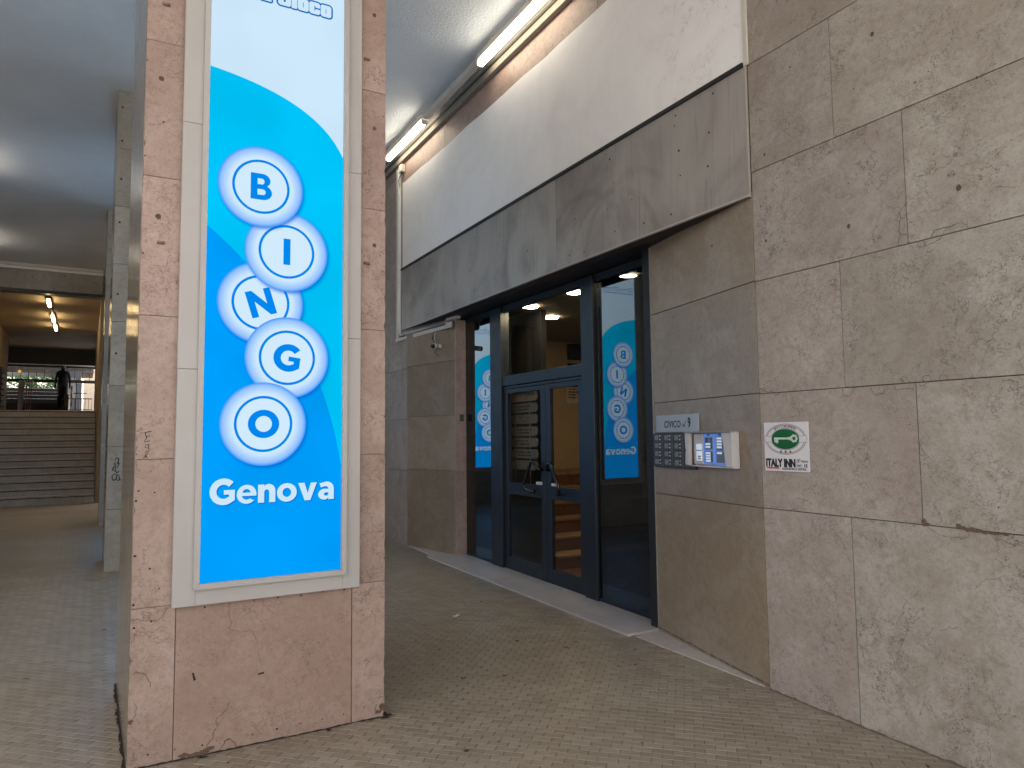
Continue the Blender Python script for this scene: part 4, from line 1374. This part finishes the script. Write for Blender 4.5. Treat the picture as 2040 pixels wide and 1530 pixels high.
def make_sign(label, x0, y0, group):
    """x0 is the pillar's left edge, y0 its front face"""
    F0 = frame((x0-.075, y0, 0), (1, 0, 0), (0, -1, 0))
    sg = thing('lit_sign', label, 'sign', group=group, mw=F0 @ Matrix.Translation((.72, 2.6, 0)))
    zt = 4.80
    # grey backing, in butted sheets
    for z0, z1 in ((.735, 1.9), (1.902, 3.165), (3.167, zt)):
        box('backing_sheet', (.250, z0, .003), (.352, z1, .05), GREY_AL, sg, F0, .001)
    for z0, z1 in ((.735, 2.1), (2.102, 3.05), (3.052, zt)):
        box('backing_sheet', (1.086, z0, .003), (1.178, z1, .05), GREY_AL, sg, F0, .001)
    box('backing_sheet', (.3525, .735, .003), (1.0855, .828, .0495), GREY_AL, sg, F0, .001)
    box('backing_sheet', (.3525, zt-.2, .003), (1.0855, zt, .0495), GREY_AL, sg, F0, .001)
    # mitred frame
    def mitre(pts):
        return prism('frame_bar', pts, .0505, .078, GREY_AL, sg, F0)
    zb, za = .815, zt-.19
    ix0, ix1, iz0, iz1 = .368, 1.070, .842, zt-.22
    ox0, ox1 = .341, 1.096
    g = .0008
    mitre([(ox0+g, zb), (ox1-g, zb), (ix1-g, iz0), (ix0+g, iz0)])
    mitre([(ox0, zb+g), (ix0, iz0+g), (ix0, iz1-g), (ox0, za-g)])
    mitre([(ox1, zb+g), (ox1, za-g), (ix1, iz1-g), (ix1, iz0+g)])
    mitre([(ox0+g, za), (ix0+g, iz1), (ix1-g, iz1), (ox1-g, za)])
    # printed face
    bmf = bmesh.new()
    z = .055
    vs = [bmf.verts.new((a, b, z)) for a, b in ((ix0, iz0), (ix1, iz0), (ix1, iz1), (ix0, iz1))]
    bmf.faces.new(vs)
    obj('lit_face', bmf, SW, sg, F0)
    def layer(name, pts, z, m):
        b2 = bmesh.new()
        b2.faces.new([b2.verts.new((a, b, z)) for a, b in pts])
        return obj(name, b2, m, sg, F0)
    def bez(p0, p1, p2, n=28):
        return [((1-q)**2*p0[0]+2*q*(1-q)*p1[0]+q*q*p2[0], (1-q)**2*p0[1]+2*q*(1-q)*p1[1]+q*q*p2[1]) for q in [k/n for k in range(n+1)]]
    layer('cyan_field', [(ix0, iz0)] + [(ix1, iz0)] + bez((ix1, 3.118), (.93, 3.42), (ix0, 3.488))[:], .0556, SCY)
    layer('blue_field', [(ix0, iz0), (ix1, iz0)] + bez((ix1, 1.40), (.93, 2.20), (ix0, 2.645)), .0562, SBL)
    balls = [('N', .639, 2.262, math.radians(17), .0572), ('I', .768, 2.549, 0, .0580), ('B', .632, 2.884, 0, .0588),
             ('G', .777, 1.977, math.radians(-8), .0588), ('O', .661, 1.626, 0, .0596)]
    for ch, bx, bz, rot, z in balls:
        b2 = bmesh.new()
        bm_disc(b2, 0, 0, 0, .235, n=48)
        obj('ball_shadow', b2, SSHAD, sg, F0 @ Matrix.Translation((bx+.008, bz-.010, z-.0003)))
        b2 = bmesh.new()
        bm_disc(b2, 0, 0, 0, .2165, n=72)
        bl = obj('lottery_ball', b2, SBALL, sg, F0 @ Matrix.Translation((bx, bz, z)))
        b2 = bmesh.new()
        bm_ring(b2, bx, bz, z+.0002, .1460, .1325)
        obj('ball_ring', b2, SLET, bl, F0)
        heavy('ball_letter', ch, .142, SLET, bl, F0, (bx, bz, z+.0006), rot=rot, sx=1.02)
    heavy('lettering', 'Genova', .128, SBL_SH, sg, F0, (.724, 1.280, .0604), sx=.965)
    heavy('lettering', 'Genova', .128, SW, sg, F0, (.719, 1.285, .0610), sx=.965)
    heavy('lettering', 'Zona Gioco', .086, SOUT, sg, F0, (.703, 3.968, .0570), sx=1.0, gap=.115, glyphs=BOXY, grow=.0125)
    heavy('lettering', 'Zona Gioco', .086, SW, sg, F0, (.703, 3.968, .0576), sx=1.0, gap=.115, glyphs=BOXY, grow=.0035)
    return sg
SBL_SH = emit('sign_letter_shadow', lin(0, 110, 214), 1.0*K)
s1 = make_sign('tall lit blue and white sign with lottery balls on the nearest pillar', .075, 3.89, 'lit signs on the pillars')

BRIGHT = {}
def brighten(o, f=3.2):
    for c in [o] + list(o.children_recursive):
        if c.type != 'MESH':
            continue
        m0 = c.data.materials[0]
        nodes = [n for n in m0.node_tree.nodes if n.type == 'EMISSION']
        if not nodes:
            continue
        if m0.name not in BRIGHT:
            m1 = m0.copy()
            for n in m1.node_tree.nodes:
                if n.type == 'EMISSION':
                    n.inputs[1].default_value *= f
            BRIGHT[m0.name] = m1
        c.material_slots[0].link = 'OBJECT'
        c.material_slots[0].material = BRIGHT[m0.name]

def copy_sign(label, x0, y0):
    c = copy_tree(s1)
    c.matrix_basis = Matrix.Translation((x0-.075, y0-3.89, 0)) @ WM[s1.name]
    c['label'] = label
    brighten(c)
    return c
copy_sign('lit blue sign on the second pillar, seen mirrored in the right side light', sd_x, sd_y)
copy_sign('lit blue sign on the farthest pillar, seen mirrored in the left side light', -.258, 14.5)

def back_sign(label, x0, y1):
    c = copy_tree(s1)
    c.matrix_basis = Matrix.Translation((x0+.635, y1, 0)) @ Matrix.Rotation(math.pi, 4, 'Z') @ Matrix.Translation((-.71, -3.89, 0)) @ WM[s1.name]
    c['label'] = label
    brighten(c, 2.2)
back_sign('lit blue sign on the hidden back face of the nearest pillar', .075, 5.21)
back_sign('lit blue sign on the hidden back face of the second pillar', sd_x, 10.574)

# ------------------------------------------------------------------ far left: beam, stairs and passage
AX = math.radians(1.9)
FPZ = Matrix.Translation((-.44, 19.9, 0)) @ Matrix.Rotation(AX, 4, 'Z')   # x to the right, y into the passage
beam = thing('stone_beam', 'stone clad beam across the arcade over the foot of the stairs', 'beam', (-2.0, 19.9, 5.3))
for a, b in ((-4.4, -2.95), (-2.947, -1.02), (-1.017, .03)):
    box('stone_slab', (a, -.02, 5.13), (b, .25, 5.585), GREYST, beam, FPZ, .002)
box('under_edge', (-4.4, -.01, 5.055), (.03, .25, 5.128), BLACKP, beam, FPZ)
box('moulding', (-3.9, -.06, 5.587), (.03, .1, 5.655), WHITEM, beam, FPZ, .003)
box('moulding', (-3.9, -.09, 5.657), (.03, .1, 5.722), CREAM, beam, FPZ, .003)
bm = bmesh.new()
for x_, z_ in ((-2.6, 5.47), (-2.25, 5.49), (-1.42, 5.42), (-.78, 5.50), (-.13, 5.41)):
    bm_disc(bm, x_, z_, 0, .014, n=8)
obj('plugged_hole', bm, SLOT, beam, FPZ @ frame((0, -.0225, 0), (1, 0, 0), (0, -1, 0)))

STEP = stone('grey_step_stone', (0.37, 0.345, 0.325), (0.44, 0.415, 0.395), (0.25, 0.225, 0.205), (0.08, .065, .055), veins=.3)
STEPD = plain('dirty_riser', (0.17, 0.14, 0.117), 0.8, mott=.2, scale=3)
st = thing('stairs', 'wide flight of worn grey stone steps rising to the passage', 'stairs', (-1.6, 19.9, .1))
rise, tread = .165, .30
for k in range(14):
    z0 = .1+k*rise
    b0 = box('step', (-3.3, -.1+k*tread, z0-.2), (-.02, .5+k*tread, z0+rise-.052), STEP, st, FPZ)
    box('shadow_strip', (-3.3, -.07+k*tread, z0+rise-.0519), (-.02, .2+k*tread, z0+rise-.033), SLOT, b0, FPZ)  # shadow line under each tread, painted in as a near-black strip
    box('tread_slab', (-3.3, -.125+k*tread, z0+rise-.0325), (-.02, .20+k*tread, z0+rise), STEP, b0, FPZ, .006)
ZT = .1+14*rise
o = box('passage_floor', (-3.3, 4.12, ZT-.4), (.0, 12.6, ZT-.003), FARPAVE, None, FPZ); o['kind'] = 'structure'
PCE = plain('passage_ceiling_paint', (0.30, 0.24, 0.17), 0.7, mott=.1, scale=1)
o = box('passage_ceiling', (-4.2, .26, 5.05), (.3, 12.4, 5.5), PCE, None, FPZ); o['kind'] = 'structure'
o = box('shade_soffit', (-4.2, 12.41, 5.05), (.3, 15.0, 5.5), BLACKP, None, FPZ); o['kind'] = 'structure'  # overhang added to keep daylight off the upper steps and the person
PWL = plain('passage_wall_plaster', (0.36, 0.27, 0.17), 0.7, mott=.2, scale=1.2)
o = box('wall_left', (-2.75, .3, ZT), (-2.55, 9.0, 5.05), PWL, None, FPZ); o['kind'] = 'structure'
o = box('wall_left', (-3.5, -.12, 0), (-3.3, 18.0, 5.05), PWL, None, FPZ); o['kind'] = 'structure'
o = box('wall_right', (.0, -.1, 0), (.2, 12.4, 5.05), PWL, None, FPZ); o['kind'] = 'structure'
o = box('end_beam', (-2.9, 11.9, 4.45), (.0, 12.4, 5.05), LDARK, None, FPZ)
tag(o, 'dark beam at the far end of the passage over the bright opening', 'beam')
pf = thing('notice_case', 'dark framed notice case on the left wall of the passage', 'notice case', mw=FPZ @ Matrix.Translation((-2.55, 1.2, 3.4)))
box('case', (-2.548, .2, 3.0), (-2.50, 1.6, 4.35), LDARK, pf, FPZ, .01)
box('glass_front', (-2.499, .28, 3.08), (-2.495, 1.52, 4.27), plain('dim_case_glass', (.06, .055, .05), .2), pf, FPZ)
rk = thing('letter_rack', 'black slatted rack at the far end of the passage left wall', 'rack', mw=FPZ @ Matrix.Translation((-2.5, 6.5, 2.8)))
for k in range(7):
    box('slat', (-2.54, 5.8, 2.62+k*.17), (-2.42, 7.0, 2.74+k*.17), BLACKP, rk, FPZ)
TUBEW = emit('warm_tube_glow', (1.0, 0.72, 0.34), 8.0)
def pass_tube(label, y0, y1):
    L = thing('fluorescent_lamp', label, 'lamp', mw=FPZ @ Matrix.Translation((-1.12, y0, 4.98)), group='warm lamps of the passage')
    box('batten', (-1.16, y0-.04, 4.99), (-1.06, y1+.04, 5.045), LDARK, L, FPZ)
    bm = bmesh.new()
    bm_tube(bm, [(-1.11, y0, 4.955), (-1.11, y1, 4.955)], .034, 10)
    obj('tube', bm, TUBEW, L, FPZ, True)
pass_tube('first warm ceiling lamp of the passage, just behind the beam', .35, 1.25)
pass_tube('middle warm ceiling lamp of the passage', 2.9, 3.95)
pass_tube('last and deepest warm ceiling lamp of the passage', 4.8, 5.75)
o = box('lamp_rail', (-1.14, 1.3, 5.0), (-1.08, 7.5, 5.044), LDARK, None, FPZ)
tag(o, 'dark lamp rail linking the warm lamps on the passage ceiling', 'rail')
TUBEL2 = emit('fluorescent_glow_left', (1.0, 0.86, 0.70), 7.0)
for (x_, y_, lb) in ((-2.02, 11.9, 'fluorescent lamp on the left ceiling between the second and farthest pillar'), (-2.62, 16.9, 'fluorescent lamp on the left ceiling just before the stone beam')):
    L = thing('fluorescent_lamp', lb, 'lamp', (x_, y_, 5.66), 'lamps of the left ceiling')
    box('batten', (x_-.05, y_-.04, 5.68), (x_+.05, y_+1.24, 5.724), CREAM, L)
    bm = bmesh.new()
    bm_tube(bm, [(x_, y_, 5.645), (x_, y_+1.2, 5.645)], .034, 10)
    obj('tube', bm, TUBEL2, L, None, True)

# outer left side wall of the arcade
lw = thing('stone_wall', 'grey stone wall closing the far left side of the arcade', 'wall', (-4.2, 10, 0))
box('wall_core', (-4.6, 6.0, -.2), (-4.23, 21.2, 5.72), MORTAR, lw)
for k in range(8):
    for j in range(10):
        y_ = 6.0+j*1.4
        slab(lw, frame((-4.2, 0, 0), (0, 1, 0), (1, 0, 0)), y_, y_+1.4, k*.716, (k+1)*.716-.004*(k == 7), BEIGE)

# ------------------------------------------------------------------ beyond the passage
t2 = thing('upper_stairs', 'dark second flight of steps climbing into daylight behind the walking person', 'stairs', mw=FPZ @ Matrix.Translation((-1.6, 12.9, ZT)))
for k in range(8):
    box('step', (-3.2, 12.6+k*.45, ZT-.3), (-1.02, 13.3+k*.45, ZT+(k+1)*.17), plain('dark_step', (.035, .036, .042), .7), t2, FPZ, .006)
box('parapet', (-1.01, 12.6, ZT-.3), (-.86, 16.2, ZT+.95), LDARK, t2, FPZ)
o = box('upper_ground', (-14, 16.25, ZT-.6), (-1.0, 60, ZT+1.355), plain('pale_terrace', (.30, .30, .31), .8), None, FPZ); o['kind'] = 'structure'
o = box('side_ground', (-.99, 12.61, ZT-.6), (14, 60, ZT-.004), plain('pale_yard', (.36, .35, .35), .8), None, FPZ); o['kind'] = 'structure'
cp = thing('canopy', 'dark market canopy over the top of the upper steps', 'canopy', mw=FPZ @ Matrix.Translation((-3, 18.5, 4.5)))
box('canopy_edge', (-6.5, 18.0, 4.62), (-.02, 18.2, 4.80), plain('brown_beam', (.05, .038, .03), .7), cp, FPZ)
box('canopy_roof', (-6.5, 18.21, 4.81), (-.02, 23, 5.0), BLACKP, cp, FPZ)
box('upper_screen', (-6.5, 18.3, 5.001), (-.02, 18.4, 7.2), BLACKP, cp, FPZ)
for k, (x_, z_, w2, h2) in enumerate(((-3.7, 5.02, .75, .30), (-2.85, 5.1, .5, .2), (-.75, 5.05, .4, .25))):
    box('grey_pane', (x_, 18.27, z_), (x_+w2, 18.29, z_+h2), plain('grey_pane', (.22, .23, .25), .4), cp, FPZ)
box('canopy_leg', (-4.3, 18.05, ZT+1.355), (-4.15, 18.15, 4.62), LDARK, cp, FPZ)
ks = thing('kiosk', 'dark blue grey kiosk under the canopy just right of the walking person', 'kiosk', mw=FPZ @ Matrix.Translation((-1.6, 17.2, ZT+1.355)))
box('kiosk_wall', (-1.12, 17.0, ZT), (-.50, 17.9, 4.61), plain('slate_grey', (.06, .07, .085), .6), ks, FPZ)
box('shutter', (-.98, 16.985, ZT+1.0), (-.68, 16.999, 4.35), plain('grey_shutter', (.15, .17, .18), .6), ks, FPZ)
o = thing('overhead_gantry', 'dark horizontal metal beam with grating across the passage exit', 'beam', mw=FPZ @ Matrix.Translation((-1.4, 14.0, 4.0)))
box('girder', (-3.1, 13.9, 3.90), (.1, 14.1, 4.02), LDARK, o, FPZ)
box('girder', (-3.1, 13.9, 4.50), (.1, 14.1, 4.60), LDARK, o, FPZ)
box('girder', (-3.1, 13.85, 4.36), (.1, 13.88, 4.39), STEELM, o, FPZ)
for k in range(13):
    box('upright', (-3.05+k*.26, 13.98, 4.02), (-3.03+k*.26, 14.02, 4.5), LDARK, o, FPZ)
AMB = emit('amber_lamp_glow', lin(240, 170, 70), 1.0*K)
for x_, z_, lb in ((-2.55, 4.30, 'amber lamp at the left of the passage exit'), (-1.02, 4.27, 'upper amber lamp right of the walking person'), (-1.0, 4.12, 'lower amber lamp right of the walking person')):
    L = thing('amber_lamp', lb, 'lamp', mw=FPZ @ Matrix.Translation((x_, 13.8, z_)))
    bm = bmesh.new()
    bmesh.ops.create_uvsphere(bm, u_segments=10, v_segments=8, radius=.06)
    obj('globe', bm, AMB, L, FPZ @ Matrix.Translation((x_, 13.8, z_)), True)
    box('bracket', (x_-.02, 13.8, z_+.055), (x_+.02, 13.89, z_+.08), LDARK, L, FPZ)
# barrier sheeting left of the steps
RWT = NT('red_white_tape')
tc = RWT.n('ShaderNodeTexCoord')
wv = RWT.n('ShaderNodeTexWave')
wv.inputs['Scale'].default_value = 3.2
RWT.l(RWT.vmath('ADD', tc.outputs['Object'], (0, 0, 0)), wv.inputs['Vector'])
RWT.bsdf(RWT.mix(RWT.ramp(wv.outputs[0], .45, .55), (.55, .06, .08), (.75, .72, .72)), .5)
bs = thing('barrier_sheet', 'hanging grey white sheet and red and white tape left of the upper steps', 'barrier', mw=FPZ @ Matrix.Translation((-2.6, 12.5, ZT)))
def drape(name, x0, x1, z0, z1, m, amp, fx):
    bm = bmesh.new()
    n = 14
    lo, hi = [], []
    for k in range(n+1):
        x_ = x0+(x1-x0)*k/n
        y_ = 12.5+amp*math.sin(k*fx)
        lo.append(bm.verts.new((x_-.10*(k/n), y_, z0)))
        hi.append(bm.verts.new((x_, y_, z1)))
    for k in range(n):
        bm.faces.new((lo[k], lo[k+1], hi[k+1], hi[k]))
    obj(name, bm, m, bs, FPZ)
drape('grey_sheet', -2.48, -2.26, ZT, 3.86, plain('dusty_sheet', (.82, .80, .84), .8, mott=.3), .04, 1.3)
for k in range(3):
    drape('striped_tape', -2.23+k*.075, -2.17+k*.075, ZT+.05, 3.86, RWT.m, .02, .9)
# railings to the right of the steps
rl = thing('railing', 'black metal railing right of the upper steps against the bright daylight', 'railing', mw=FPZ @ Matrix.Translation((-.5, 12.7, ZT)))
box('top_rail', (-1.05, 12.70, 3.18), (-.06, 12.74, 3.22), BLACKP, rl, FPZ)
box('bottom_rail', (-.85, 12.70, 2.76), (-.06, 12.74, 2.785), BLACKP, rl, FPZ)
for k in range(9):
    box('bar', (-1.0+k*.115, 12.71, ZT), (-.985+k*.115, 12.73, 3.18), BLACKP, rl, FPZ)
pt = thing('striped_post', 'thin red and white striped post beside the railing', 'post', mw=FPZ @ Matrix.Translation((-.78, 12.6, ZT)))
for k in range(8):
    box('post_band', (-.80, 12.58, ZT+k*.16), (-.74, 12.63, ZT+(k+1)*.16), plain('post_red', (.5, .07, .08), .5) if k % 2 else WHITEM, pt, FPZ)
# scaffold frame
sf = thing('scaffold', 'dark thin scaffold poles seen against the daylight at the passage exit', 'scaffold', mw=FPZ @ Matrix.Translation((-.5, 13.4, ZT)))
for a, b in (((-.62, 13.4, ZT), (-.62, 13.4, 3.95)), ((-.45, 13.4, ZT), (-.45, 13.4, 3.95)), ((-.72, 13.4, 3.45), (-.25, 13.4, 3.45)), ((-1.25, 13.4, ZT), (-1.25, 13.4, 3.95))):
    tube('pole', [a, b], .018, BLACKP, sf, FPZ, 8)
# buildings and greenery in daylight
def house(label, x0, x1, y0, y1, z1, col, rows_, cols_):
    h = thing('building', label, 'building', mw=FPZ @ Matrix.Translation(((x0+x1)/2, y0, ZT+.66)))
    box('wall', (x0, y0, ZT+.3), (x1, y1, z1), plain('house_wall', col, .8), h, FPZ)
    for r in range(rows_):
        for c_ in range(cols_):
            wx = x0+(x1-x0)*(c_+.35)/cols_
            wz = ZT+1.2+r*2.9
            wf = box('window_frame', (wx, y0-.06, wz), (wx+.95, y0-.003, wz+1.6), WHITEM, h, FPZ)
            box('pane', (wx+.08, y0-.07, wz+.08), (wx+.87, y0-.063, wz+1.52), plain('dark_pane', (.03, .035, .04), .2), wf, FPZ)
    return h
house('pale yellow building in daylight beyond the right side of the passage exit', -.42, 9, 24, 33, 13, (.72, .62, .46), 3, 4)
house('grey building in daylight beyond the left of the passage exit', -16, -7.6, 38, 48, 12, (.42, .42, .44), 3, 4)
LEAFM = NT('green_leaves')
ge = LEAFM.n('ShaderNodeNewGeometry')
LEAFM.bsdf(LEAFM.mix(ge.outputs['Random Per Island'], (.04, .11, .045), (.13, .24, .10)), .5)
tr_ = thing('tree', 'sunlit green tree seen through the passage exit left of the person', 'tree', mw=FPZ @ Matrix.Translation((-2.7, 26, ZT+1.36)))
tube('trunk', [(-2.7, 26, ZT+1.3), (-2.65, 26, 4.2), (-2.7, 26.1, 5.0)], [.16, .12, .07], plain('bark', (.10, .075, .055), .9), tr_, FPZ, 10)
bm = bmesh.new()
for k in range(2600):
    while True:
        q = Vector((random.uniform(-1, 1), random.uniform(-1, 1), random.uniform(-1, 1)))
        if .25 < q.length < 1:
            break
    lump = 1+.25*math.sin(q.x*7+q.z*5)
    c0 = Vector((-2.6, 26, 4.6)) + Vector((q.x*2.0, q.y*1.6, q.z*1.2))*lump
    a_ = Vector((random.gauss(0, 1), random.gauss(0, 1), random.gauss(0, .6))).normalized()*.13
    b_ = a_.cross(Vector((random.gauss(0, 1), random.gauss(0, 1), random.gauss(0, 1)))).normalized()*.055
    bm.faces.new([bm.verts.new(c0+v) for v in (-a_, b_, a_, -b_)])
obj('crown', bm, LEAFM.m, tr_, FPZ)

# ------------------------------------------------------------------ person on the upper steps
def skin_body(name, verts, edges, radii, m, parent, mw, sub=2):
    me = bpy.data.meshes.new(name)
    me.from_pydata(verts, edges, [])
    o = bpy.data.objects.new(name, me)
    COL.objects.link(o)
    me.materials.append(m)
    md = o.modifiers.new('skin', 'SKIN')
    md.use_smooth_shade = True
    sv = me.skin_vertices[0].data
    for k, r in enumerate(radii):
        sv[k].radius = (r, r) if not isinstance(r, tuple) else r
    sv[0].use_root = True
    sb = o.modifiers.new('sub', 'SUBSURF')
    sb.levels = sb.render_levels = sub
    dg = bpy.context.evaluated_depsgraph_get()
    baked = bpy.data.meshes.new_from_object(o.evaluated_get(dg))
    bpy.data.objects.remove(o)
    baked.materials.clear()
    baked.materials.append(m)
    for p in baked.polygons:
        p.use_smooth = True
    return link(bpy.data.objects.new(name, baked), parent, mw)
PB = FPZ @ Matrix.Translation((-1.10, 13.75, ZT+.51)) @ Matrix.Rotation(.12, 4, 'Z')
per = thing('person', 'person in dark clothes walking away up the steps, arms hanging at the sides', 'person', mw=PB)
DARKC = plain('dark_clothes', (0.007, 0.007, 0.009), 0.9, spec=.2)
V = [(0,0,.92),(0,0,1.08),(0,.01,1.28),(0,.01,1.40),(0,.0,1.47),(0,-.01,1.53),(0,-.015,1.62),(0,-.01,1.69),
     (-.085,0,.88),(-.085,.04,.48),(-.08,.01,.09),(-.085,.12,.03),
     (.085,0,.88),(.085,-.03,.48),(.085,-.10,.09),(.09,-.01,.03),
     (-.17,0,1.38),(-.235,-.02,1.12),(-.25,.04,.88),(-.245,.07,.80),(-.24,.08,.74),
     (.17,0,1.38),(.24,.02,1.12),(.255,.06,.88),(.25,.09,.80),(.245,.10,.74)]
E_ = [(0,1),(1,2),(2,3),(3,4),(4,5),(5,6),(6,7),(0,8),(8,9),(9,10),(10,11),(0,12),(12,13),(13,14),(14,15),(3,16),(16,17),(17,18),(18,19),(19,20),(3,21),(21,22),(22,23),(23,24),(24,25)]
R_ = [(.185,.125),(.175,.115),(.185,.12),(.14,.095),.06,.065,.088,.07,.115,.10,.075,.045,.115,.10,.075,.045,.062,.046,.036,.034,.022,.062,.046,.036,.034,.022]
skin_body('body', V, E_, R_, DARKC, per, PB)
bm = bmesh.new()
bmesh.ops.create_uvsphere(bm, u_segments=14, v_segments=10, radius=.102)
for v in bm.verts:
    v.co.z *= 1.15
    if v.co.y > .04:
        v.co.y *= .8
obj('hair', bm, plain('dark_hair', (.012, .010, .009), .6), per, PB @ Matrix.Translation((0, -.025, 1.655)), True)
